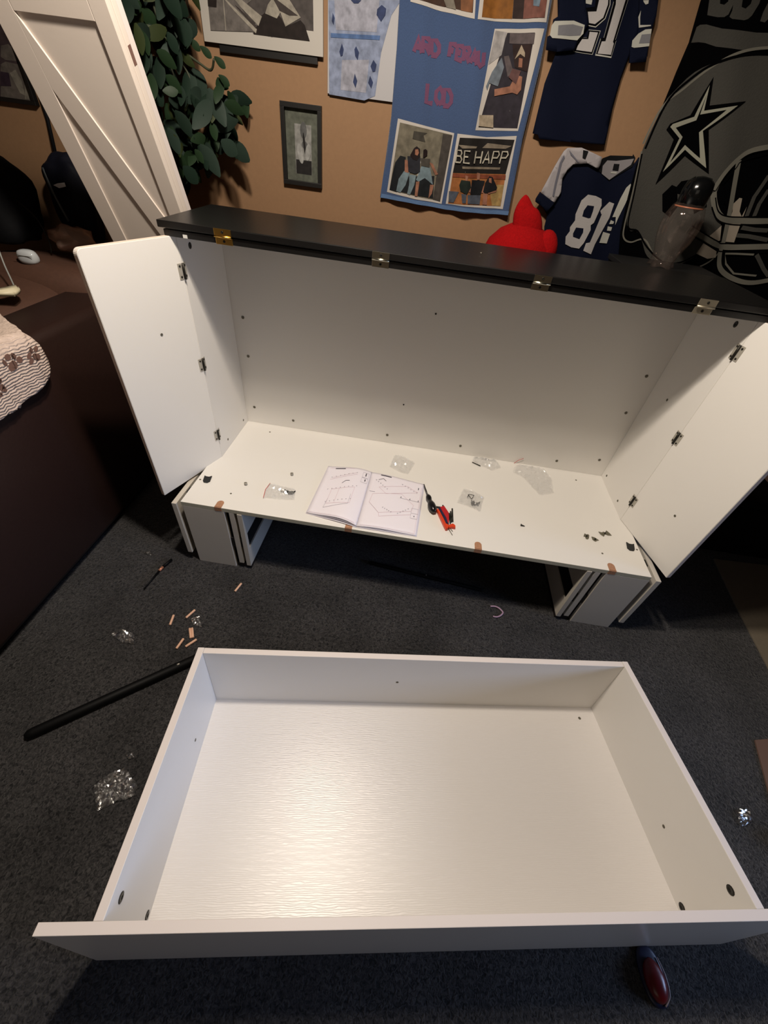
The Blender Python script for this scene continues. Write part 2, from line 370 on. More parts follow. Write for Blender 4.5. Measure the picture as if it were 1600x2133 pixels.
for x0, s in ((0.004, 1), (1.614, -1)):  # black plastic catches let into the board
    bm = bmesh.new()
    pts = [(x0 - 0.016 * s, -0.418, HP), (x0 - 0.008 * s, -0.4215, HP), (x0 + 0.003 * s, -0.4215, HP), (x0 + 0.011 * s, -0.414, HP), (x0 + 0.017 * s, -0.446, HP), (x0 + 0.010 * s, -0.456, HP), (x0 - 0.003 * s, -0.456, HP), (x0 - 0.009 * s, -0.449, HP)]
    prism(bm, pts, (0, 0, 0.0035)); shift(link('plastic_catch', bm, BLACKP, cab))
# leg packs under the platform
def ring_board(bm, x0, x1, y0, y1, z0, z1, hy0, hy1, hz0, hz1):
    """vertical board in the y-z plane with a window cut through it"""
    for lo, hi in (((y0, z0), (y1, hz0)), ((y0, hz1), (y1, z1)), ((y0, hz0), (hy0, hz1)), ((hy1, hz0), (y1, hz1))):
        box(bm, (x0, lo[0], lo[1]), (x1, hi[0], hi[1]), 0)
LEG = mat('leg_white', '#C6BFB4', 0.5, bump=0.05, scale=200)
def leg_pack(m):  # m: world x of pack written for the left, mirrored for the right
    f = (lambda x: x) if not m else (lambda x: 1.617 - x)
    def bb(name, a, b, ya, yb, za, zb, mt=LEG, lab=None):
        o = cpart(name, (min(f(a), f(b)), ya, za), (max(f(a), f(b)), yb, zb), mt); return o
    top = HP - 0.018
    bb('leg_front_board', -0.029, 0.124, -DP, -DP + 0.016, 0.0, top)
    bb('leg_outer_board', -0.068, -0.050, -DP - 0.001, -0.02, 0.045, top + 0.004)
    bb('leg_spacer', -0.049, -0.030, -0.50, -0.47, 0.20, top, BLACKP)
    for a, b, z0, y0 in ((0.142, 0.160, 0.030, -DP + 0.0), (0.172, 0.189, 0.022, -DP - 0.002)):
        bm = bmesh.new(); ring_board(bm, min(f(a), f(b)), max(f(a), f(b)), y0, -0.19, z0, top - 0.001, -0.556, -0.25, 0.115, 0.195)
        shift(link('leg_side_board', bm, LEG, cab))
    bb('slot_dark_backing', 0.174, 0.184, -0.555, -0.252, 0.116, 0.194, BLACKP)  # black backing added so the cut-out stays as dark as a recess
    for a, b in ((0.125, 0.141), (0.161, 0.171)):
        bb('leg_spacer', a, b, -DP + 0.004, -DP + 0.05, 0.12, 0.17, BLACKP)
    bb('leg_foot', 0.13, 0.187, -DP + 0.006, -0.25, 0.0, 0.021, mat('dark_foot', '#1A0F0C', 0.7))
    bb('leg_foot', -0.066, -0.052, -DP + 0.05, -0.10, 0.0, 0.044, MC['dark_foot'])
leg_pack(False); leg_pack(True)
bx_ = cpart('rear_rail', (-0.03, -0.014, 0.0), (W + 0.022, 0.002, HP - 0.018), LEG)

# ---------------------------------------------------------------- drawer in front, tilted onto its tall front panel
rot, tilt = 0.1419, 0.1026
Md = Matrix.Translation((0.2715, -1.0957, 0.020)) @ Matrix.Rotation(rot, 4, 'Z') @ Matrix.Rotation(-tilt, 4, 'X')
Md = Matrix.Translation((0.2715, -1.0957, 0.020)) @ Matrix(((math.cos(rot), -math.sin(rot), 0, 0), (math.sin(rot), math.cos(rot), 0, 0), (0, 0, 1, 0), (0, 0, 0, 1))) @ Matrix(((1, 0, 0, 0), (0, math.cos(tilt), math.sin(tilt), 0), (0, -math.sin(tilt), math.cos(tilt), 0), (0, 0, 0, 1)))
dw, dl, dh, dt = 1.2231, 0.5227, 0.2487, 0.0172
drw = thing('drawer', 'large empty white drawer on the carpet in front of the cabinet', 'drawer', M=Md)
RIM = mat('rim_white', '#DCD3CF', 0.45, bump=0.04, scale=200)
def dpart(name, lo, hi, m=WHITE, bev=0.001, rim=True):
    bm = bmesh.new(); box(bm, lo, hi, bev)
    for f in bm.faces:
        f.normal_update()
        if rim and f.normal.z > 0.8: f.material_index = 1
    return link(name, bm, [m, RIM], drw)
dpart('bottom_panel', (-0.004, -dl, -0.012), (dw + 0.004, 0.004, 0), WHITEG, 0, False)
dpart('side_panel', (-dt, -dl, -0.012), (0, dt, dh)); dpart('side_panel', (dw, -dl, -0.012), (dw + dt, dt, dh))
dpart('back_panel', (0.0003, 0, -0.012), (dw - 0.0003, dt, dh - 0.001))
dpart('front_panel', (-0.1054, -dl - dt, -0.0759), (dw + 0.12, -dl, dh + 0.0005), mat('drawer_front_white', '#D8D2C8', 0.25, bump=0.03, scale=150))['label'] = 'tall front panel wider than the drawer box'
def dscrew(name, loc, n, r, m=GREYS): screw(name, drw, loc, n, r, m)
dscrew('cam_fitting', (0, -0.486, 0.205), (1, 0, 0), 0.0095, DARKM); dscrew('cam_fitting', (0, -0.485, 0.018), (1, 0, 0), 0.0095, DARKM)
dscrew('cam_fitting', (dw, -0.488, 0.205), (-1, 0, 0), 0.0095, DARKM); dscrew('cam_fitting', (dw, -0.487, 0.018), (-1, 0, 0), 0.0095, DARKM)
dscrew('panel_screw', (0.553, 0, 0.127), (0, -1, 0), 0.0042); dscrew('panel_screw', (0, -0.152, 0.074), (1, 0, 0), 0.0042)
dscrew('panel_screw', (dw, -0.348, 0.088), (-1, 0, 0), 0.0042); dscrew('loose_pin', (1.168, -0.035, 0), (0, 0, 1), 0.0045)

# ---------------------------------------------------------------- stack of panels leaning beside the cabinet
t20 = math.radians(20)
Mp = Matrix(((1, 0, 0, 0), (0, -math.sin(t20), -math.cos(t20), -0.1), (0, math.cos(t20), -math.sin(t20), 1.1), (0, 0, 0, 1)))
# local axes: x right, y up along the board, z out of the face (towards the camera side)
def lean_thing(name, label, z): return thing(name, label, 'panel', M=Mp @ Matrix.Translation((0, 0, z)), group=None)
PAN = mat('panel_white', '#D9CEC4', 0.5, bump=0.05, scale=120)
p1 = lean_thing('door_panel', 'frontmost leaning white panel with diagonal brace and recessed fields', 0)
bx('panel_board', (-0.355, -1.13, -0.020), (-0.07, 0.56, -0.0052), PAN, p1)
bx('stile', (-0.355, -1.13, -0.005), (-0.3032, 0.56, 0), PAN, p1); bx('stile', (-0.1128, -1.13, -0.005), (-0.07, 0.56, 0), PAN, p1)
bx('rail', (-0.303, 0.3905, -0.005), (-0.113, 0.56, 0), PAN, p1); bx('rail', (-0.303, -1.13, -0.005), (-0.113, -1.0, 0), PAN, p1)
bm = bmesh.new(); prism(bm, [(-0.303, 0.390, -0.005), (-0.303, 0.264, -0.005), (-0.113, -0.215, -0.005), (-0.113, -0.06, -0.005)], (0, 0, 0.005)); link('brace', bm, PAN, p1)
p2 = lean_thing('door_panel', 'middle leaning white panel with a small brown slot in its edge', -0.0205)
bx('panel_board', (-0.352, -1.13, -0.019), (-0.069, 0.55, 0), PAN, p2); 
bx('slot', (-0.0692, 0.318, -0.0165), (-0.0685, 0.352, -0.003), mat('slot_brown', '#6E5148', 0.8), p2, 0)
p3 = lean_thing('door_panel', 'rearmost leaning white panel against the green leaves', -0.040)
bx('panel_board', (-0.354, -1.13, -0.022), (-0.0705, 0.50, 0), PAN, p3); bx('edge_band', (-0.0705, -1.13, -0.022), (-0.0695, 0.50, 0), RIM, p3, 0)

# ---------------------------------------------------------------- sofa
LEA = mat('dark_brown_leather', '#281814', 0.5, bump=0.25, scale=120, var=0.06, spec=0.4)
LEA2 = mat('brown_suede', '#4B3023', 0.75, bump=0.2, scale=80, var=0.08)
sofa = thing('sofa', 'dark brown sofa along the left side of the room', 'sofa', (-0.9, -0.9, 0))
def spart(name, bm, m, **k):
    o = link(name, bm, m, sofa, smooth=True); o.location = (0.9, 0.9, 0); return o
bm = bmesh.new(); box(bm, (-0.64, -2.35, 0.035), (-0.43, 0.24, 0.80), 0.028); spart('side_board', bm, LEA)
bm = bmesh.new(); box(bm, (-0.60, -2.30, 0.0), (-0.47, 0.2, 0.034), 0.004); spart('plinth', bm, BLACKP)
bm = bmesh.new(); box(bm, (-1.5, -2.35, 0.02), (-0.641, 0.24, 0.55), 0.03); spart('base', bm, LEA)
bm = bmesh.new(); blob(bm, (-0.98, -0.13, 0.66), (0.36, 0.30, 0.17), 1, 0.10, 1.5, 4, power=0.55); spart('back_cushion', bm, LEA2)
bm = bmesh.new(); blob(bm, (-0.76, 0.10, 0.72), (0.30, 0.17, 0.15), 4, 0.08, 1.4, 4, power=0.6); spart('back_cushion', bm, LEA2)
bm = bmesh.new(); blob(bm, (-1.05, -0.85, 0.64), (0.39, 0.42, 0.14), 2, 0.08, 1.4, 4, power=0.55); spart('seat_cushion', bm, LEA2)

# quilt thrown over the sofa side
def quilt_map(u, v, off):  # u along y, v across: v>0 down the side face, v<0 back over the top
    w = 0.006 * math.sin(u * 190 + 14 * noise.noise(Vector((u * 3, v * 3, 0)))) * 0.35 + 0.010 * noise.noise(Vector((u * 9, v * 9, 2)))
    r = 0.04; q = -0.43 + 0.022 + off + w; zt = 0.80 + 0.022 + off + w
    if v > 0.03: return (q, u, zt - v)
    if v < -0.03: return (q + v, u, zt)
    t = (v + 0.03) / 0.06 * math.pi / 2
    return (q - 0.03 + 0.03 * math.sin(t), u, zt - 0.03 + 0.03 * math.cos(t))
QM = mat('cream_quilt', '#C9B5A8', 0.85, bump=1.0, grain=('Z', 38.0, 5.0, 1.5), var=0.14, scale=40)
def quilt_xy(pts): return [(y, 0, v) for y, v in pts]
# outline (y, v) from the photograph's shape
qo = [(-0.30, -0.30), (-0.385, -0.16), (-0.445, -0.075), (-0.485, -0.01), (-0.478, 0.045), (-0.470, 0.085), (-0.474, 0.108), (-0.490, 0.130), (-0.518, 0.143), (-0.551, 0.149), (-0.589, 0.148), (-0.626, 0.149), (-0.641, 0.161), (-0.666, 0.157), (-0.72, 0.16), (-0.95, 0.19), (-1.25, 0.17), (-1.25, -0.30)]
quilt = decal('quilt', None, [(QM, [quilt_xy(qo)])], quilt_map, 0, 0, 'y', 0.012)
bm = bmesh.new(); bm.from_mesh(quilt.data); bmesh.ops.remove_doubles(bm, verts=bm.verts[:], dist=1e-5); bmesh.ops.recalc_face_normals(bm, faces=bm.faces[:]); bm.to_mesh(quilt.data); bm.free()
md = quilt.modifiers.new('thickness', 'SOLIDIFY'); md.thickness = 0.018; md.offset = 0
for p in quilt.data.polygons: p.use_smooth = True
tag(quilt, 'cream ribbed quilt with brown paw prints thrown over the sofa side', 'blanket')
PAW = mat('paw_brown', '#6F5146', 0.9, bump=0.4, scale=200)
def paw(cy, cv, s, a):
    out = [ellipse((cy, 0, cv), 0.016 * s, 0.012 * s, a, 12)]
    for k, (dy, dv) in enumerate([(-0.022, 0.010), (-0.010, 0.024), (0.008, 0.025), (0.022, 0.012)]):
        out.append(ellipse((cy + s * (dy * math.cos(a) - dv * math.sin(a)), 0, cv - s * (dy * math.sin(a) + dv * math.cos(a))), 0.0075 * s, 0.010 * s, a, 8))
    return out
for pa in ((-0.505, 0.072, 0.85, 0.6), (-0.578, 0.060, 1.0, -0.3), (-0.64, 0.10, 0.8, 1.0), (-0.56, -0.10, 1.0, 0.2)):
    decal('paw_print', quilt, [(PAW, paw(*pa))], quilt_map, 0.0105, 0, 'y', 0.012)

# ---------------------------------------------------------------- things heaped at the back of the sofa
NAVY = mat('navy_nylon', '#070916', 0.7, bump=0.3, scale=120, spec=0.2)
BLK = mat('black_nylon', '#040508', 0.75, bump=0.3, scale=90, spec=0.15)
bag = thing('backpack', 'black soft backpack slumped on the far end of the sofa', 'bag', (-0.99, 0.17, 0.895))
bm = bmesh.new(); blob(bm, (-0.03, 0, 0.12), (0.20, 0.12, 0.17), 5, 0.18, 1.6, 4, power=0.8, flat=0.0); link('bag_body', bm, BLK, bag, True)
bm = bmesh.new(); tube(bm, smooth_line([(-0.12, -0.02, 0.27), (-0.08, -0.05, 0.315), (-0.02, -0.04, 0.29)]), 0.008, 8); link('carry_handle', bm, DARKM, bag, True)
bm = bmesh.new(); tube(bm, smooth_line([(0.16, -0.04, 0.14), (0.215, -0.04, 0.09), (0.235, -0.045, 0.02), (0.23, -0.05, -0.02)]), 0.0025, 6); link('drawstring', bm, DARKM, bag, True)
case = thing('earphone_case', 'small glossy white case lying against the black backpack', 'case', (-0.755, 0.0, 0.885))
bm = bmesh.new(); blob(bm, (0, 0, 0.0), (0.036, 0.022, 0.024), 3, 0.05, 1.5, 3, power=0.75); link('case_body', bm, mat('glossy_white', '#B9BEC2', 0.12), case, True)
bm = bmesh.new(); box(bm, (-0.034, -0.0225, 0.006), (0.034, -0.021, 0.0075), 0); link('lid_seam', bm, GREYS, case)
capf = thing('charger_plug', 'small cream plug with a thin white cord lying on the sofa cushion', 'charger', (-0.66, -0.24, 0.83))
bm = bmesh.new(); prism(bm, [(-0.045, -0.055, 0.0), (0.03, -0.005, 0.0), (0.022, 0.03, 0.0), (0.0, 0.05, 0.0), (-0.014, 0.045, 0.0), (-0.018, 0.02, 0.0)], (0, 0, 0.02)); bmesh.ops.bevel(bm, geom=bm.edges[:], offset=0.005, segments=2, affect='EDGES'); link('plug_body', bm, mat('cream_plastic', '#CFC6A8', 0.5), capf, True)
bm = bmesh.new(); tube(bm, smooth_line([(-0.01, 0.045, 0.012), (-0.035, 0.07, 0.03), (-0.065, 0.10, 0.06), (-0.08, 0.12, 0.10)]), 0.0025, 6); link('cord', bm, mat('grey_cord', '#8C8F8C', 0.6), capf, True)

pouch = thing('drawstring_bag', 'navy drawstring bag hanging on a black cord from the wall', 'bag', (-0.715, 0.285, 0.965))
bm = bmesh.new(); blob(bm, (0.0, 0, 0.055), (0.085, 0.045, 0.15), 8, 0.15, 1.8, 4, power=0.75); link('bag_body', bm, NAVY, pouch, True)
bm = bmesh.new(); tube(bm, smooth_line([(-0.060, -0.030, 0.16), (-0.045, -0.042, 0.09), (-0.02, -0.044, 0.0)]), 0.005, 8); link('piping', bm, mat('piping_grey', '#3E4448', 0.5), pouch, True)
bm = bmesh.new(); tube(bm, [(-0.04, 0.03, 0.18), (-0.04, 0.055, 0.3), (-0.04, 0.06, 0.52)], 0.006, 8); link('cord', bm, BLK, pouch, True)
decal('white_mark', pouch, [(mat('mark_white', '#C9CDD2', 0.6), [[(-0.02, 0, 0.115), (0.0, 0, 0.122), (0.03, 0, 0.128), (0.03, 0, 0.116), (0.0, 0, 0.108)]])], lambda u, v, o: (u, -0.058 - o, v), 0.001)
FILM = film('clear_film', '#FFFFFF', 0.06, 0.45, 0.1)
FILMW = film('milky_film', '#FFFFFF', 0.12, 0.40, 0.12, 0.15)
FILMP = film('pinkish_film', '#D9B8A8', 0.35, 0.4, 0.2)
def crumple(name, poly, z0, m, seed, label, cat='plastic bag', group=None, h=0.012, step=0.008, freq=60, extra=None, parent_thing=None, tri=True):
    """a crumpled sheet lying inside the outline poly [(x,y,..)]"""
    cx = sum(p[0] for p in poly) / len(poly); cy = sum(p[1] for p in poly) / len(poly)
    t = thing(name, label, cat, (cx, cy, z0), group)
    def fn(u, v, off):
        q = Vector((u * freq, v * freq, seed)); a = abs(noise.noise(q)) + 0.6 * abs(noise.noise(q * 2.3))
        v = min(v, -0.02) if z0 > 0.3 else v
        return (u - cx + 0.003 * noise.noise(q * 1.7), v - cy + 0.003 * noise.noise(q * 1.9 + Vector((9, 0, 0))), 0.0012 + h * a + off)
    for i in range(2):
        o = decal('film_sheet', t, [(m, [[(p[0], p[1], 0) for p in poly]])], (lambda k: (lambda u, v, off: fn(u, v, off + k * 0.004)))(i), 0, 0, 'z', step)
        for p in o.data.polygons: p.use_smooth = False
        if i == 1: o.data.transform(Matrix.Scale(0.93, 4))
    return t
wrap = thing('plastic_wrap', 'clear plastic packaging with pinkish edge below the navy bag', 'packaging', (-0.66, 0.14, 0.90))
bm = bmesh.new(); blob(bm, (0, 0, 0.03), (0.075, 0.05, 0.045), 9, 0.5, 2.5, 3); link('film_shell', bm, FILMP, wrap)

# ---------------------------------------------------------------- wall hangings
def wallfn(u, v, off): return (u, YW - off, v)
BLKF = mat('black_frame', '#0D0C0C', 0.4)
# small portrait in a black frame
fr = [(0.116,0.35,1.388),(0.261,0.35,1.395),(0.276,0.35,1.173),(0.128,0.35,1.169)]
x0, x1, z0, z1 = 0.1225, 0.2665, 1.171, 1.392
pic = thing('picture_frame', 'small narrow black picture frame alone on the tan wall', 'picture', (0.195, YW, 1.28))
def fpart(name, lo, hi, m, t, loc, bev=0.001):
    o = bx(name, lo, hi, m, t, bev); o.location = -Vector(loc); return o
def frame(t, loc, x0, x1, z0, z1, w, d, m):
    fpart('frame_bar', (x0, YW - d, z0), (x1, YW - 0.0005, z0 + w), m, t, loc); fpart('frame_bar', (x0, YW - d, z1 - w), (x1, YW - 0.0005, z1), m, t, loc)
    fpart('frame_bar', (x0, YW - d, z0 + w), (x0 + w, YW - 0.0005, z1 - w), m, t, loc); fpart('frame_bar', (x1 - w, YW - d, z0 + w), (x1, YW - 0.0005, z1 - w), m, t, loc)
def rect(x0, x1, z0, z1): return [(x0, 0, z0), (x1, 0, z0), (x1, 0, z1), (x0, 0, z1)]
G = lambda n, c: mat('print_' + n, tuple(x * 0.42 for x in lin(c)[:3]), 0.7, var=0.28, scale=55, spec=0.15)
L = (0.195, YW, 1.28); frame(pic, L, x0, x1, z0, z1, 0.014, 0.016, BLKF)
o = decal('photo_print', pic, [(G('sage', '#6E7267'), [rect(x0 + .014, x1 - .014, z0 + .014, z1 - .014)]), (G('pale', '#A5A5A2'), [rect(.168, .228, 1.205, 1.34)]),
    (G('grey', '#6F7070'), [ellipse((.2, 0, 1.325), .012, .022), ellipse((.203, 0, 1.287), .011, .010)]), (G('char', '#2E2C2C'), [rect(.170, .2275, 1.206, 1.245), ellipse((.202, 0, 1.29), .004, .03, 0.1)]),
    (G('lightg', '#B9BAB8'), [ellipse((.187, 0, 1.262), .010, .028, .2), ellipse((.215, 0, 1.268), .010, .024, -.2)])], wallfn, 0.003); o.location = -Vector(L)
# big black and white poster
po = [(-0.101,0.35,1.59),(-0.111,0.35,1.499),(0.273,0.35,1.507),(0.286,0.35,1.622)]
x0, x1, z0, z1 = -0.113, 0.274, 1.503, 2.05
L = (0.08, YW, 1.75)
pos = thing('photo_poster', 'large black-and-white photo poster with white border, top cut by the photo', 'poster', L)
fpart('backing_bar', (x0 + .045, YW - 0.012, z0 - 0.018), (x1 - .02, YW - 0.0005, z0 + .01), BLKF, pos, L)
fpart('poster_sheet', (x0, YW - 0.017, z0), (x1, YW - 0.0125, z1), mat('poster_white', '#94908A', 0.6), pos, L, 0.0005)
wp = lambda u, v, off: (u, YW - 0.017 - off, v)
o = decal('photo_print', pos, [(G('pgrey', '#5C5654'), [rect(x0 + .028, x1 - .03, z0 + .052, 2.0)]),
  (G('pdark', '#2B2321'), [[(0.052,0.333,1.532),(0.077,0.333,1.569),(0.1,0.333,1.583),(0.131,0.333,1.58),(0.144,0.333,1.572),(0.156,0.333,1.556),(0.204,0.333,1.573),(0.217,0.333,1.564),(0.232,0.333,1.533),(0.127,0.333,1.532),(0.062,0.333,1.532)], [(-0.085,0.333,1.589),(-0.056,0.333,1.591),(-0.059,0.333,1.576),(-0.086,0.333,1.577)]]),
  (G('pmid', '#7C7672'), [[(-0.056,0.333,1.591),(0.055,0.333,1.6),(0.021,0.333,1.581),(0.058,0.333,1.537),(-0.035,0.333,1.531),(-0.087,0.333,1.528),(-0.085,0.333,1.574),(-0.059,0.333,1.576)]]),
  (G('plight', '#B4ADA0'), [[(0.023,0.333,1.598),(0.083,0.333,1.57),(0.07,0.333,1.55),(0.017,0.333,1.584),(0.002,0.333,1.596)], [(-0.025,0.333,1.594),(0.064,0.333,1.543),(0.06,0.333,1.534),(-0.002,0.333,1.573),(-0.03,0.333,1.593)], [(0.104,0.333,1.595),(0.115,0.333,1.605),(0.172,0.333,1.61),(0.205,0.333,1.578),(0.156,0.333,1.556),(0.142,0.333,1.583),(0.13,0.333,1.57),(0.094,0.333,1.577)], [(-0.036,0.333,1.593),(-0.033,0.333,1.593),(-0.036,0.333,1.531),(-0.038,0.333,1.531)]]),
  (G('pshadow', '#4B4340'), [[(0.123,0.333,1.606),(0.133,0.333,1.607),(0.197,0.333,1.581),(0.17,0.333,1.579),(0.14,0.333,1.586)], [(0,0.333,1.586),(0.01,0.333,1.582),(0.067,0.333,1.55),(0.061,0.333,1.544)]])], wp, 0.001); o.location = -Vector(L)
cap = decal('caption_print', pos, [(G('pgrey', '#5C5654'), [rect(.05 + i * .0095, .05 + i * .0095 + .006, z0 + .030 - i * .0003, z0 + .037 - i * .0003) for i in range(7)])], wp, 0.001); cap.location = -Vector(L)
# blue watercolour sheet
L = (0.40, YW, 1.75)
wc = thing('watercolour_sheet', 'white paper painted with blue drops and a blue bar', 'painting', L)
fpart('paper', (0.287, YW - 0.0095, 1.424), (0.513, YW - 0.006, 2.05), mat('watercolour_paper', '#8E8D90', 0.8), wc, L, 0.0004)
wq = lambda u, v, off: (u, YW - 0.0095 - off, v)
o = decal('painted_wash', wc, [(G('wash', '#9AA6C4'), [[(0.289,0.34,1.62),(0.508,0.34,1.638),(0.482,0.34,1.607),(0.458,0.34,1.53),(0.447,0.34,1.433),(0.412,0.34,1.419),(0.293,0.34,1.422)]]), (G('wash2', '#B4B6C6'), [[(0.307,0.34,1.622),(0.443,0.34,1.633),(0.44,0.34,1.57),(0.313,0.34,1.564)], [(0.334,0.34,1.503),(0.421,0.34,1.511),(0.416,0.34,1.437),(0.331,0.34,1.436)]]),
   (G('bar', '#5E7CB0'), [[(0.297,0.34,1.556),(0.452,0.34,1.564),(0.451,0.34,1.555),(0.297,0.34,1.547)]]),
   (G('drop', '#39466F'), [pts for pts in [[(0.451,0.34,1.624),(0.465,0.34,1.618),(0.464,0.34,1.606),(0.452,0.34,1.592),(0.437,0.34,1.604),(0.438,0.34,1.615)], [(0.333,0.34,1.538),(0.339,0.34,1.526),(0.336,0.34,1.513),(0.33,0.34,1.51),(0.325,0.34,1.52)], [(0.378,0.34,1.536),(0.388,0.34,1.524),(0.385,0.34,1.507),(0.376,0.34,1.516),(0.373,0.34,1.529)], [(0.435,0.34,1.512),(0.446,0.34,1.503),(0.443,0.34,1.488),(0.435,0.34,1.486),(0.427,0.34,1.498)], [(0.377,0.34,1.477),(0.386,0.34,1.461),(0.381,0.34,1.445),(0.372,0.34,1.458)], [(0.427,0.34,1.477),(0.438,0.34,1.463),(0.433,0.34,1.449),(0.422,0.34,1.461)], [(0.357,0.34,1.626),(0.389,0.34,1.628),(0.38,0.34,1.621),(0.367,0.34,1.62)], [(0.303,0.34,1.597),(0.309,0.34,1.587),(0.306,0.34,1.573),(0.3,0.34,1.581)]]])], wq, 0.001); o.location = -Vector(L)
# picture at the far left and the one behind the plant
L = (-1.0, YW, 1.5)
lp = thing('picture_frame', 'dark framed picture at the far left edge behind the panels', 'picture', L)
frame(lp, L, -1.25, -0.775, 1.292, 1.85, 0.012, 0.02, BLKF)
o = decal('photo_print', lp, [(G('lpbase', '#4A3D40'), [rect(-1.24, -.787, 1.304, 1.84)]), (G('lpmid', '#6E6660'), [[(-0.865,0.34,1.387),(-0.843,0.34,1.395),(-0.793,0.34,1.392),(-0.781,0.34,1.306),(-0.918,0.34,1.293)], [(-0.839,0.34,1.432),(-0.81,0.34,1.438),(-0.788,0.34,1.422),(-0.788,0.34,1.4),(-0.841,0.34,1.399),(-0.855,0.34,1.405)]]),
   (G('lplight', '#8F897E'), [[(-0.843,0.34,1.368),(-0.817,0.34,1.378),(-0.808,0.34,1.352),(-0.815,0.34,1.315),(-0.831,0.34,1.32)], [(-0.796,0.34,1.353),(-0.788,0.34,1.334),(-0.805,0.34,1.306),(-0.82,0.34,1.306)]]), (G('lpdark', '#3A2C38'), [[(-0.875,0.34,1.369),(-0.846,0.34,1.368),(-0.855,0.34,1.335),(-0.896,0.34,1.332)]])], wallfn, 0.006); o.location = -Vector(L)
L = (-0.25, YW, 1.7)
bp_ = thing('picture_frame', 'picture with a pale mat half hidden behind the green plant', 'picture', L)
frame(bp_, L, -0.40, -0.155, 1.505, 1.95, 0.020, 0.022, mat('olive_frame', '#201E16', 0.5))
fpart('mat_board', (-0.38, YW - 0.006, 1.525), (-0.175, YW - 0.001, 1.93), mat('mat_beige', '#766E60', 0.8), bp_, L, 0)

# photo blanket
def wave1(u, v, off): return (u, YW - 0.022 - off - 0.006 * math.sin(u * 32 + 1.5 * v * 4) - 0.003 * math.sin(u * 75 + v * 9), v)
BLU = mat('blue_fleece', '#283B5C', 0.95, bump=0.5, scale=260, var=0.05, sheen=0.3)
bl = tag(cloth('photo_blanket', None, [[(0.501,0.328,1.744),(0.914,0.328,1.79),(0.941,0.328,1.671),(0.953,0.328,1.542),(0.953,0.328,1.378),(0.968,0.328,1.172),(0.884,0.328,1.165),(0.741,0.328,1.162),(0.614,0.328,1.166),(0.49,0.328,1.17),(0.496,0.328,1.255),(0.507,0.328,1.392),(0.508,0.328,1.542),(0.505,0.328,1.636)]], BLU, wave1, 0.004, 0.015), 'blue fleece blanket printed with family photos hanging on the wall', 'blanket')
bd = decal('edge_trim', bl, [(mat('blue_trim', '#40597C', 0.9, bump=0.5, scale=200), [[(0.491,0.324,1.17),(0.614,0.324,1.167),(0.741,0.324,1.162),(0.884,0.324,1.166),(0.968,0.324,1.172),(0.968,0.324,1.184),(0.881,0.324,1.177),(0.739,0.324,1.174),(0.612,0.324,1.178),(0.493,0.324,1.182)]])], wave1, 0.001, 0.0004, 'y', 0.015)
PB = mat('photo_border', '#96918C', 0.8)
O3 = 'unused'
def bphoto(layers): return decal('photo_print', bl, layers, wave1, 0.001, 0.0005, 'y', 0.015)
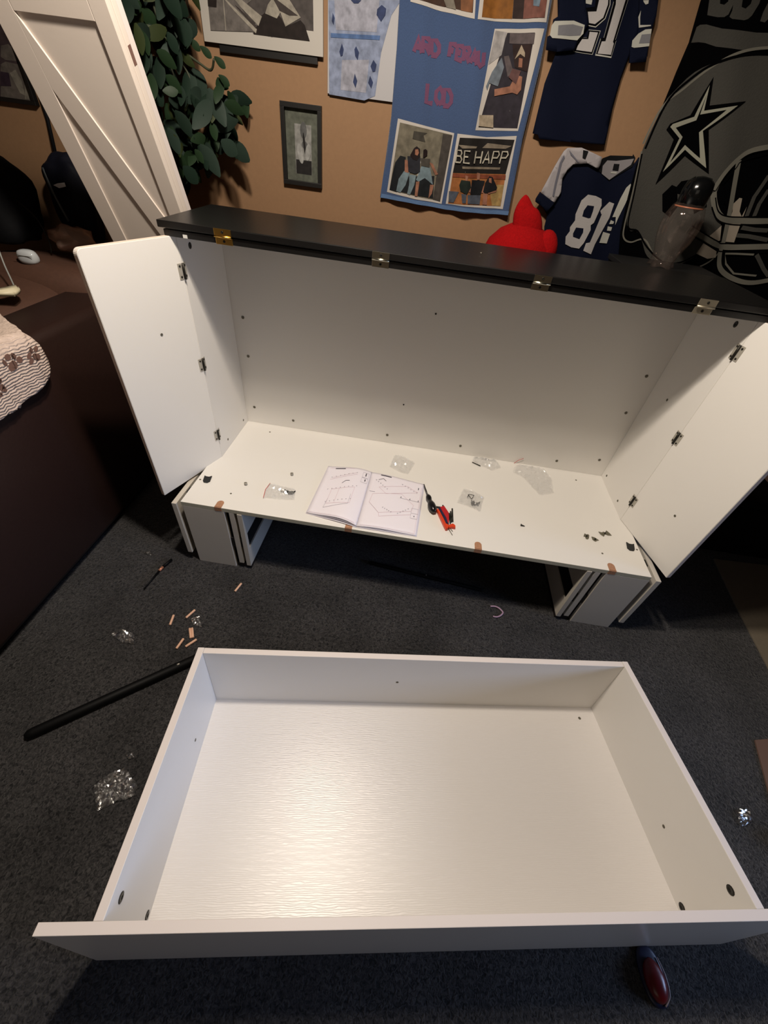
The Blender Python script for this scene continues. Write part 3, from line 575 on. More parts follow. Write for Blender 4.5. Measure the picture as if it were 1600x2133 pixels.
# lower left photo (two seated people, wooden wall)
bphoto([(PB, [[(0.531,0.326,1.387),(0.627,0.326,1.378),(0.725,0.326,1.37),(0.72,0.326,1.177),(0.615,0.326,1.181),(0.513,0.326,1.189)]]),
  (G('wood', '#837C6C'), [[(0.539,0.326,1.378),(0.719,0.326,1.365),(0.713,0.326,1.183),(0.522,0.326,1.196)]]),
  (G('wood2', '#4E4844'), [[(0.688,0.326,1.365),(0.72,0.326,1.364),(0.713,0.326,1.183),(0.685,0.326,1.186),(0.687,0.326,1.277)]]),
  (G('signd', '#4A463F'), [[(0.589,0.326,1.362),(0.635,0.326,1.361),(0.623,0.326,1.355),(0.632,0.326,1.338),(0.587,0.326,1.342)]]),
  (G('dim', '#1C2025'), [[(0.551,0.326,1.295),(0.57,0.326,1.293),(0.575,0.326,1.266),(0.569,0.326,1.255),(0.555,0.326,1.22),(0.551,0.326,1.194),(0.522,0.326,1.197),(0.531,0.326,1.256),(0.535,0.326,1.275)], [(0.574,0.326,1.241),(0.679,0.326,1.253),(0.685,0.326,1.189),(0.564,0.326,1.196)]]),
  (G('jeans', '#8296A0'), [[(0.569,0.326,1.255),(0.591,0.326,1.255),(0.58,0.326,1.217),(0.564,0.326,1.194),(0.548,0.326,1.196),(0.553,0.326,1.232)], [(0.589,0.326,1.248),(0.614,0.326,1.248),(0.612,0.326,1.221),(0.6,0.326,1.191),(0.589,0.326,1.193),(0.593,0.326,1.219)], [(0.631,0.326,1.281),(0.66,0.326,1.274),(0.678,0.326,1.228),(0.646,0.326,1.244),(0.626,0.326,1.232),(0.616,0.326,1.236)]]),
  (G('skin', '#A8755F'), [[(0.568,0.326,1.286),(0.58,0.326,1.285),(0.587,0.326,1.252),(0.572,0.326,1.253)], [(0.617,0.326,1.231),(0.629,0.326,1.233),(0.628,0.326,1.19),(0.618,0.326,1.19)], [(0.668,0.326,1.227),(0.681,0.326,1.228),(0.679,0.326,1.203),(0.669,0.326,1.187)], [(0.654,0.326,1.288),(0.667,0.326,1.285),(0.691,0.326,1.259),(0.682,0.326,1.255)]]),
  (G('shirt', '#2E2F38'), [[(0.576,0.326,1.296),(0.621,0.326,1.301),(0.627,0.326,1.259),(0.61,0.326,1.252),(0.585,0.326,1.255)]]), (G('shirt2', '#55504A'), [[(0.622,0.326,1.296),(0.656,0.326,1.297),(0.657,0.326,1.274),(0.628,0.326,1.276)]]),
  (G('hair', '#241618'), [[(0.596,0.326,1.319),(0.605,0.326,1.325),(0.617,0.326,1.319),(0.62,0.326,1.301),(0.611,0.326,1.288),(0.595,0.326,1.291),(0.585,0.326,1.299)], [(0.629,0.326,1.318),(0.636,0.326,1.321),(0.643,0.326,1.317),(0.644,0.326,1.305),(0.631,0.326,1.296)]]),
  (G('face', '#B07860'), [[(0.601,0.326,1.316),(0.611,0.326,1.318),(0.615,0.326,1.309),(0.611,0.326,1.301),(0.602,0.326,1.303)]])])
# lower right photo (BE HAPP sign, three people on an orange bench)
bphoto([(PB, [[(0.736,0.326,1.37),(0.835,0.326,1.371),(0.932,0.326,1.384),(0.945,0.326,1.187),(0.842,0.326,1.181),(0.735,0.326,1.179)]]),
  (G('night', '#1D1917'), [[(0.746,0.326,1.361),(0.928,0.326,1.374),(0.926,0.326,1.284),(0.742,0.326,1.268)]]),
  (G('orange', '#B0703F'), [[(0.742,0.326,1.268),(0.926,0.326,1.284),(0.935,0.326,1.194),(0.743,0.326,1.181)]]), (G('straw', '#B99A62'), [[(0.905,0.326,1.253),(0.929,0.326,1.255),(0.934,0.326,1.194),(0.903,0.326,1.193),(0.886,0.326,1.229)]]),
  (G('shine', '#8C8070'), [[(0.744,0.326,1.343),(0.809,0.326,1.345),(0.807,0.326,1.34),(0.76,0.326,1.335)], [(0.842,0.326,1.357),(0.924,0.326,1.358),(0.906,0.326,1.349),(0.827,0.326,1.343)], [(0.771,0.326,1.289),(0.903,0.326,1.3),(0.902,0.326,1.294),(0.773,0.326,1.283)]]),
  (G('deckred', '#8E4A30'), [[(0.742,0.326,1.267),(0.927,0.326,1.282),(0.929,0.326,1.27),(0.743,0.326,1.257)]]),
  (G('denim', '#59606E'), [[(0.808,0.326,1.214),(0.855,0.326,1.218),(0.858,0.326,1.191),(0.814,0.326,1.189)], [(0.785,0.326,1.215),(0.804,0.326,1.215),(0.807,0.326,1.19),(0.794,0.326,1.189)], [(0.739,0.326,1.217),(0.775,0.326,1.219),(0.763,0.326,1.186),(0.744,0.326,1.185)]]),
  (G('skin', '#A8755F'), [[(0.787,0.326,1.267),(0.798,0.326,1.265),(0.798,0.326,1.253),(0.791,0.326,1.253)], [(0.826,0.326,1.278),(0.837,0.326,1.277),(0.84,0.326,1.26),(0.831,0.326,1.259)], [(0.807,0.326,1.245),(0.818,0.326,1.243),(0.819,0.326,1.221),(0.81,0.326,1.223)], [(0.847,0.326,1.247),(0.858,0.326,1.245),(0.866,0.326,1.224),(0.853,0.326,1.225)], [(0.863,0.326,1.224),(0.878,0.326,1.225),(0.884,0.326,1.193),(0.868,0.326,1.192)], [(0.877,0.326,1.23),(0.909,0.326,1.239),(0.907,0.326,1.232),(0.881,0.326,1.224)]]),
  (G('shirtg', '#1E2A24'), [[(0.776,0.326,1.253),(0.808,0.326,1.253),(0.815,0.326,1.236),(0.804,0.326,1.215),(0.78,0.326,1.222),(0.772,0.326,1.238)]]), (G('shirtk', '#15171C'), [[(0.813,0.326,1.257),(0.859,0.326,1.259),(0.854,0.326,1.219),(0.817,0.326,1.216)], [(0.861,0.326,1.253),(0.871,0.326,1.273),(0.883,0.326,1.272),(0.907,0.326,1.246),(0.906,0.326,1.238),(0.872,0.326,1.225),(0.861,0.326,1.228)]]),
  (G('face', '#B07860'), [[(0.871,0.326,1.268),(0.88,0.326,1.269),(0.884,0.326,1.255),(0.874,0.326,1.257)]]),
  (G('lettering', '#CFC9B8'), write('BE', [(0.745,0.326,1.298),(0.795,0.326,1.3),(0.79,0.326,1.331),(0.744,0.326,1.329)], 0.0042, 0.3) + write('HAPP', [(0.81,0.326,1.301),(0.918,0.326,1.312),(0.92,0.326,1.343),(0.809,0.326,1.333)], 0.0042, 0.32))])
# tall right photo
bphoto([(PB, [[(0.795,0.326,1.606),(0.938,0.326,1.617),(0.932,0.326,1.396),(0.793,0.326,1.384)]]),
  (G('dusk', '#332E38'), [[(0.834,0.326,1.601),(0.913,0.326,1.607),(0.928,0.326,1.402),(0.801,0.326,1.392),(0.818,0.326,1.519)]]),
  (G('white', '#B4B0B0'), [[(0.798,0.326,1.603),(0.832,0.326,1.602),(0.83,0.326,1.556),(0.796,0.326,1.533)]]), (G('taupe', '#6B6062'), [[(0.842,0.326,1.601),(0.914,0.326,1.606),(0.917,0.326,1.585),(0.846,0.326,1.581)], [(0.838,0.326,1.554),(0.852,0.326,1.557),(0.877,0.326,1.525),(0.862,0.326,1.513)]]),
  (G('maroon', '#33201F'), [[(0.856,0.326,1.58),(0.912,0.326,1.584),(0.917,0.326,1.528),(0.877,0.326,1.535)]]), (G('bluegrey', '#76808C'), [[(0.832,0.326,1.551),(0.845,0.326,1.532),(0.838,0.326,1.49),(0.81,0.326,1.495),(0.807,0.326,1.479),(0.801,0.326,1.487),(0.811,0.326,1.519)]]),
  (G('skin', '#A8755F'), [[(0.884,0.326,1.555),(0.895,0.326,1.554),(0.899,0.326,1.536),(0.888,0.326,1.536)], [(0.886,0.326,1.52),(0.906,0.326,1.517),(0.911,0.326,1.489),(0.903,0.326,1.478),(0.887,0.326,1.481),(0.833,0.326,1.468),(0.829,0.326,1.483),(0.875,0.326,1.494)]]), (G('bone', '#B7A791'), [[(0.883,0.326,1.581),(0.898,0.326,1.566),(0.9,0.326,1.557),(0.885,0.326,1.563),(0.872,0.326,1.551)], [(0.797,0.326,1.421),(0.842,0.326,1.425),(0.85,0.326,1.396),(0.802,0.326,1.395)]]),
  (G('plaid', '#6A4A48'), [[(0.871,0.326,1.532),(0.898,0.326,1.529),(0.892,0.326,1.5),(0.865,0.326,1.513)]])])
# two photos cut by the top of the picture
bphoto([(PB, [[(0.528,0.326,1.693),(0.717,0.326,1.708),(0.731,0.326,1.618),(0.631,0.326,1.626),(0.537,0.326,1.635)]]), (G('umber', '#4A3226'), [[(0.546,0.326,1.691),(0.711,0.326,1.703),(0.723,0.326,1.629),(0.629,0.326,1.635),(0.55,0.326,1.641)]]),
  (G('tanp', '#8E5E3E'), [[(0.678,0.326,1.671),(0.715,0.326,1.674),(0.721,0.326,1.629),(0.687,0.326,1.631)]]), (G('pale2', '#8E867A'), [[(0.625,0.326,1.658),(0.65,0.326,1.669),(0.673,0.326,1.631),(0.644,0.326,1.634)]])])
bphoto([(PB, [[(0.732,0.326,1.709),(0.927,0.326,1.724),(0.939,0.326,1.629),(0.842,0.326,1.622),(0.74,0.326,1.618)]]), (G('amber', '#9A6328'), [[(0.743,0.326,1.706),(0.824,0.326,1.712),(0.84,0.326,1.628),(0.751,0.326,1.623)]]),
  (G('shadow2', '#3A2A28'), [[(0.824,0.326,1.712),(0.853,0.326,1.714),(0.871,0.326,1.631),(0.84,0.326,1.629)]]), (G('rose', '#8A5A50'), [[(0.853,0.326,1.714),(0.918,0.326,1.719),(0.931,0.326,1.637),(0.871,0.326,1.631)]]), (G('blueish', '#7F93A6'), [[(0.883,0.326,1.688),(0.906,0.326,1.689),(0.908,0.326,1.655),(0.891,0.326,1.656)]])])
RED = mat('faded_red_print', '#54304A', 0.95, bump=0.3, scale=200)
for word, q_ in (('ARD', [(0.562,0.326,1.539),(0.641,0.326,1.538),(0.637,0.326,1.567),(0.559,0.326,1.571)]), ('FERAU', [(0.671,0.326,1.539),(0.783,0.326,1.526),(0.777,0.326,1.556),(0.671,0.326,1.565)]), ('LOD', [(0.618,0.326,1.434),(0.701,0.326,1.431),(0.698,0.326,1.466),(0.616,0.326,1.476)])):
    decal('red_word', bl, [(RED, write(word, q_, 0.0125, 0.1))], wave1, 0.001, 0.0005, 'y', 0.015)

# jerseys
def wave2(u, v, off): return (u, YW - 0.020 - off - 0.005 * math.sin(u * 40 + v * 12) - 0.004 * noise.noise(Vector((u * 14, v * 9, 1))), v)
NAV = mat('navy_mesh_cloth', '#060A1A', 0.85, bump=0.4, scale=500, var=0.05, spec=0.08)
GRYC = mat('number_grey', '#8A8787', 0.8, bump=0.2, scale=200)
SLV = mat('sleeve_grey', '#56565B', 0.8, bump=0.2, scale=200)
WHT = mat('stripe_white', '#8C8C86', 0.8)
j1 = thing('football_jersey', 'navy football jersey numbered 21 hanging highest on the wall', 'jersey', (1.15, YW, 1.6))
def jpart(parent, name, polys, m, fn=wave2, thick=0.004):
    o = cloth(name, parent, polys, m, fn, thick, 0.015); o.location = -Vector(parent.location); return o
def jdecal(parent, name, layers, fn=wave2, off=0.002):
    o = decal(name, parent, layers, fn, off, 0.0006, 'y', 0.015); o.location = -Vector(parent.location); return o
jpart(j1, 'jersey_body', [[(0.929,0.33,1.743),(1.189,0.33,1.763),(1.189,0.33,1.692),(1.209,0.33,1.631),(1.205,0.33,1.585),(1.202,0.33,1.547),(1.207,0.33,1.484),(1.223,0.33,1.392),(1.114,0.33,1.387),(1.008,0.33,1.384),(0.999,0.33,1.394),(0.982,0.33,1.395),(0.979,0.33,1.509),(0.99,0.33,1.575),(0.969,0.33,1.643)]], NAV)
wave2b = lambda u, v, off: (u, wave2(u, v, off)[1] - 0.012, v)
jpart(j1, 'sleeve', [[(0.938,0.325,1.729),(1.006,0.325,1.734),(1.039,0.325,1.664),(1.06,0.325,1.636),(1.043,0.325,1.604),(1.041,0.325,1.584),(0.989,0.325,1.575),(0.956,0.325,1.576),(0.951,0.325,1.602),(0.96,0.325,1.606),(0.956,0.325,1.635),(0.968,0.325,1.642)]], NAV, wave2b)
jpart(j1, 'sleeve', [[(1.152,0.325,1.745),(1.208,0.325,1.75),(1.237,0.325,1.665),(1.238,0.325,1.641),(1.249,0.325,1.599),(1.255,0.325,1.579),(1.21,0.325,1.573),(1.197,0.325,1.604),(1.207,0.325,1.627),(1.19,0.325,1.668)]], NAV, wave2b)
jdecal(j1, 'sleeve_stripe', [(WHT, [[(0.961,0.32,1.632),(1.015,0.32,1.638),(1.049,0.32,1.633),(1.052,0.32,1.617),(1.04,0.32,1.603),(0.966,0.32,1.6),(0.957,0.32,1.605),(0.955,0.32,1.623)]]), (SLV, [[(0.974,0.32,1.625),(1.015,0.32,1.631),(1.046,0.32,1.629),(1.045,0.32,1.613),(1.015,0.32,1.609),(0.979,0.32,1.607)]])], wave2b)
jdecal(j1, 'sleeve_stripe', [(WHT, [[(1.221,0.32,1.639),(1.237,0.32,1.641),(1.247,0.32,1.609),(1.208,0.32,1.603),(1.2,0.32,1.604),(1.196,0.32,1.616),(1.206,0.32,1.63)], [(1.192,0.32,1.672),(1.191,0.32,1.66),(1.202,0.32,1.641),(1.232,0.32,1.646),(1.231,0.32,1.648),(1.203,0.32,1.646),(1.196,0.32,1.66)], [(1.189,0.32,1.69),(1.203,0.32,1.691),(1.205,0.32,1.685),(1.199,0.32,1.683),(1.192,0.32,1.687)]]), (SLV, [[(1.216,0.32,1.629),(1.239,0.32,1.632),(1.245,0.32,1.615),(1.217,0.32,1.612)]])], wave2b)
NO = [[(1.04,0.328,1.582),(1.039,0.328,1.59),(1.051,0.328,1.611),(1.067,0.328,1.612),(1.066,0.328,1.627),(1.099,0.328,1.627),(1.097,0.328,1.58)], [(1.014,0.328,1.721),(1.021,0.328,1.722),(1.082,0.328,1.726),(1.104,0.328,1.675),(1.102,0.328,1.649),(1.083,0.328,1.632),(1.055,0.328,1.634),(1.058,0.328,1.639),(1.04,0.328,1.663),(1.038,0.328,1.679)], [(1.105,0.328,1.579),(1.105,0.328,1.612),(1.113,0.328,1.613),(1.11,0.328,1.682),(1.087,0.328,1.72),(1.15,0.328,1.725),(1.15,0.328,1.688),(1.149,0.328,1.612),(1.152,0.328,1.612),(1.153,0.328,1.578)]]
NI = [[(1.047,0.328,1.586),(1.048,0.328,1.594),(1.055,0.328,1.608),(1.072,0.328,1.609),(1.07,0.328,1.623),(1.093,0.328,1.623),(1.092,0.328,1.585)], [(1.022,0.328,1.719),(1.079,0.328,1.723),(1.097,0.328,1.675),(1.095,0.328,1.651),(1.078,0.328,1.638),(1.061,0.328,1.639),(1.049,0.328,1.659),(1.072,0.328,1.661),(1.07,0.328,1.682)], [(1.11,0.328,1.583),(1.111,0.328,1.607),(1.121,0.328,1.608),(1.118,0.328,1.677),(1.104,0.328,1.714),(1.144,0.328,1.717),(1.142,0.328,1.685),(1.143,0.328,1.609),(1.147,0.328,1.606),(1.149,0.328,1.584)]]
jdecal(j1, 'number', [(WHT, NO), (BNB if 'BNB' in globals() else mat('outline_black', '#030305', 0.9, spec=0.05), [[(p[0] + (sum(q[0] for q in P) / len(P) - p[0]) * .05, 0, p[2] + (sum(q[2] for q in P) / len(P) - p[2]) * .05) for p in P] for P in NO]), (GRYC, NI), (NAV, [[(1.033,0.328,1.679),(1.061,0.328,1.681),(1.064,0.328,1.669),(1.039,0.328,1.665)]]), (WHT, [[(1.033,0.328,1.679),(1.052,0.328,1.68),(1.053,0.328,1.672),(1.037,0.328,1.673)]])])

j2 = thing('football_jersey', 'navy and white football jersey numbered 81 below the other jersey', 'jersey', (1.2, YW, 1.2))
jpart(j2, 'jersey_body', [[(1.119,0.33,1.229),(1.12,0.33,1.29),(1.125,0.33,1.311),(1.138,0.33,1.331),(1.188,0.33,1.341),(1.227,0.33,1.331),(1.281,0.33,1.307),(1.337,0.33,1.348),(1.345,0.33,1.373),(1.382,0.33,1.363),(1.469,0.33,1.223),(1.563,0.33,1.007),(1.183,0.33,0.957),(1.111,0.33,1.153),(1.109,0.33,1.188),(1.081,0.33,1.211)]], NAV)
jpart(j2, 'sleeve', [[(1.06,0.325,1.251),(1.082,0.325,1.322),(1.098,0.325,1.363),(1.107,0.325,1.372),(1.15,0.325,1.377),(1.225,0.325,1.361),(1.229,0.325,1.341),(1.225,0.325,1.331),(1.186,0.325,1.341),(1.142,0.325,1.334),(1.128,0.325,1.316),(1.12,0.325,1.294),(1.13,0.325,1.257),(1.119,0.325,1.227),(1.087,0.325,1.237)]], mat('sleeve_white', '#807C7F', 0.85, bump=0.3, scale=120), wave2b)
jdecal(j2, 'sleeve_fold_shade', [(mat('fold_shade_grey', '#50505A', 0.9), [[(1.101,0.32,1.354),(1.107,0.32,1.347),(1.103,0.32,1.334),(1.106,0.32,1.28),(1.11,0.32,1.242),(1.103,0.32,1.245),(1.098,0.32,1.28),(1.095,0.32,1.333)], [(1.114,0.32,1.367),(1.131,0.32,1.357),(1.159,0.32,1.34),(1.154,0.32,1.34),(1.123,0.32,1.356)]]), (BLK, [[(1.157,0.32,1.372),(1.174,0.32,1.371),(1.173,0.32,1.351),(1.163,0.32,1.353)]])], wave2b)  # grey strips put crease shade into the sleeve colour
jpart(j2, 'cuff', [[(1.056,0.322,1.251),(1.086,0.322,1.239),(1.119,0.322,1.226),(1.101,0.322,1.198),(1.079,0.322,1.211),(1.05,0.322,1.222),(1.048,0.322,1.23)]], NAV, lambda u, v, off: (u, wave2b(u, v, off)[1] - 0.003, v))
jdecal(j2, 'collar', [(BLK, [[(1.224,0.326,1.33),(1.221,0.326,1.346),(1.231,0.326,1.359),(1.253,0.326,1.368),(1.323,0.326,1.374),(1.323,0.326,1.379),(1.335,0.326,1.37),(1.336,0.326,1.348),(1.28,0.326,1.305)]]), (mat('lining_grey', '#6A676A', 0.85), [[(1.246,0.326,1.32),(1.24,0.326,1.34),(1.249,0.326,1.355),(1.28,0.326,1.357),(1.331,0.326,1.368),(1.329,0.326,1.352),(1.28,0.326,1.307)]]), (BLK, [[(1.275,0.326,1.349),(1.293,0.326,1.35),(1.298,0.326,1.332),(1.278,0.326,1.332)]]), (WHT, [[(1.275,0.326,1.328),(1.295,0.326,1.33),(1.294,0.326,1.325),(1.276,0.326,1.324)]])], wave2, 0.003)
OCT = [[(1.209,0.328,1.243),(1.224,0.328,1.261),(1.253,0.328,1.26),(1.277,0.328,1.254),(1.285,0.328,1.236),(1.283,0.328,1.22),(1.279,0.328,1.185),(1.271,0.328,1.177),(1.277,0.328,1.163),(1.27,0.328,1.121),(1.261,0.328,1.102),(1.233,0.328,1.102),(1.207,0.328,1.109),(1.199,0.328,1.132),(1.207,0.328,1.15),(1.203,0.328,1.162),(1.212,0.328,1.184),(1.206,0.328,1.202)]]
ONE = [[(1.295,0.328,1.212),(1.287,0.328,1.221),(1.308,0.328,1.249),(1.326,0.328,1.246),(1.329,0.328,1.205),(1.312,0.328,1.121),(1.312,0.328,1.116),(1.311,0.328,1.09),(1.278,0.328,1.098),(1.278,0.328,1.122),(1.291,0.328,1.126),(1.297,0.328,1.213)]]
jdecal(j2, 'number', [(GRYC, OCT + ONE), (NAV, [[(1.235,0.327,1.232),(1.259,0.327,1.232),(1.261,0.327,1.218),(1.261,0.327,1.198),(1.254,0.327,1.196),(1.231,0.327,1.199),(1.229,0.327,1.216)], [(1.224,0.327,1.164),(1.25,0.327,1.165),(1.254,0.327,1.153),(1.25,0.327,1.131),(1.225,0.327,1.135),(1.221,0.327,1.145)]])], wave2, 0.004)
jdecal(j2, 'side_flash', [(WHT, [[(1.351,0.326,1.305),(1.36,0.326,1.295),(1.361,0.326,1.252),(1.358,0.326,1.208),(1.358,0.326,1.187),(1.349,0.326,1.21),(1.338,0.326,1.208),(1.339,0.326,1.263),(1.343,0.326,1.293)], [(1.337,0.326,1.199),(1.35,0.326,1.196),(1.35,0.326,1.189),(1.337,0.326,1.187)], [(1.335,0.326,1.18),(1.351,0.326,1.179),(1.352,0.326,1.168),(1.338,0.326,1.167)], [(1.326,0.326,1.162),(1.353,0.326,1.159),(1.355,0.326,1.129),(1.327,0.326,1.128)]])], wave2, 0.004)

# helmet banner
def wave3(u, v, off): return (u, YW - 0.052 - off - 0.007 * math.sin(u * 17 + v * 4) - 0.004 * math.sin(u * 39 + v * 20), v)
BNB = mat('black_fleece', '#020203', 0.95, bump=0.4, scale=200, spec=0.03)
BG = mat('fleece_grey', '#3A3936', 0.95, bump=0.4, scale=200, var=0.03, spec=0.1); BG2 = mat('fleece_grey_light', '#5A5850', 0.95); BW = mat('fleece_white', '#7C7C70', 0.95); BP = mat('fleece_beige', '#857C70', 0.95)
ban = thing('team_throw', 'large black throw with a grey star helmet hanging at right', 'blanket', (1.8, YW, 1.5))
jpart(ban, 'throw_cloth', [[(1.339,0.298,1.778),(1.339,0.298,1.699),(1.352,0.298,1.625),(1.348,0.298,1.565),(1.346,0.298,1.473),(1.347,0.298,1.398),(1.342,0.298,1.352),(1.354,0.298,1.269),(1.376,0.298,1.171),(1.422,0.298,1.06)] + [(1.32, 0, 1.02), (2.25, 0, 1.02), (2.25, 0, 1.86), (1.34, 0, 1.86)]], BNB, wave3, 0.006)
def bz(o, s, pts): return pts
HB = dict()
bd1 = [ (BG, [[(1.356,0.296,1.624),(1.354,0.296,1.653),(1.361,0.296,1.658),(1.377,0.296,1.66),(1.421,0.296,1.655),(1.463,0.296,1.655),(1.513,0.296,1.655),(1.577,0.296,1.659),(1.764,0.296,1.67),(1.791,0.296,1.64),(1.564,0.296,1.631),(1.52,0.296,1.621),(1.483,0.296,1.621),(1.426,0.296,1.622),(1.394,0.296,1.627),(1.377,0.296,1.627)]]),
        (BG, [[(1.369,0.296,1.676),(1.342,0.296,1.739),(1.4,0.296,1.744),(1.421,0.296,1.699),(1.42,0.296,1.68),(1.413,0.296,1.675),(1.397,0.296,1.674)], [(1.425,0.296,1.676),(1.425,0.296,1.687),(1.402,0.296,1.744),(1.476,0.296,1.75),(1.486,0.296,1.704),(1.481,0.296,1.683),(1.475,0.296,1.676),(1.466,0.296,1.673),(1.434,0.296,1.673)], [(1.509,0.296,1.675),(1.506,0.296,1.691),(1.507,0.296,1.708),(1.505,0.296,1.732),(1.535,0.296,1.734),(1.529,0.296,1.683),(1.522,0.296,1.674)]]),
        (BNB, [[(1.388,0.296,1.697),(1.367,0.296,1.731),(1.387,0.296,1.733),(1.405,0.296,1.702),(1.399,0.296,1.696)], [(1.444,0.296,1.695),(1.426,0.296,1.736),(1.456,0.296,1.738),(1.464,0.296,1.702),(1.456,0.296,1.693)]]) ]
jdecal(ban, 'banner_lettering', bd1, wave3, 0.001)
shell = [(1.349,0.296,1.51),(1.399,0.296,1.57),(1.475,0.296,1.603),(1.573,0.296,1.618),(1.71,0.296,1.616),(1.855,0.296,1.543),(1.922,0.296,1.465),(1.705,0.296,1.44),(1.659,0.296,1.421),(1.624,0.296,1.382),(1.622,0.296,1.314),(1.654,0.296,1.265),(1.694,0.296,1.229),(1.689,0.296,1.186),(1.667,0.296,1.138),(1.634,0.296,1.106),(1.571,0.296,1.092),(1.507,0.296,1.111),(1.461,0.296,1.158),(1.428,0.296,1.18),(1.404,0.296,1.18),(1.379,0.296,1.206),(1.36,0.296,1.285),(1.338,0.296,1.394)]
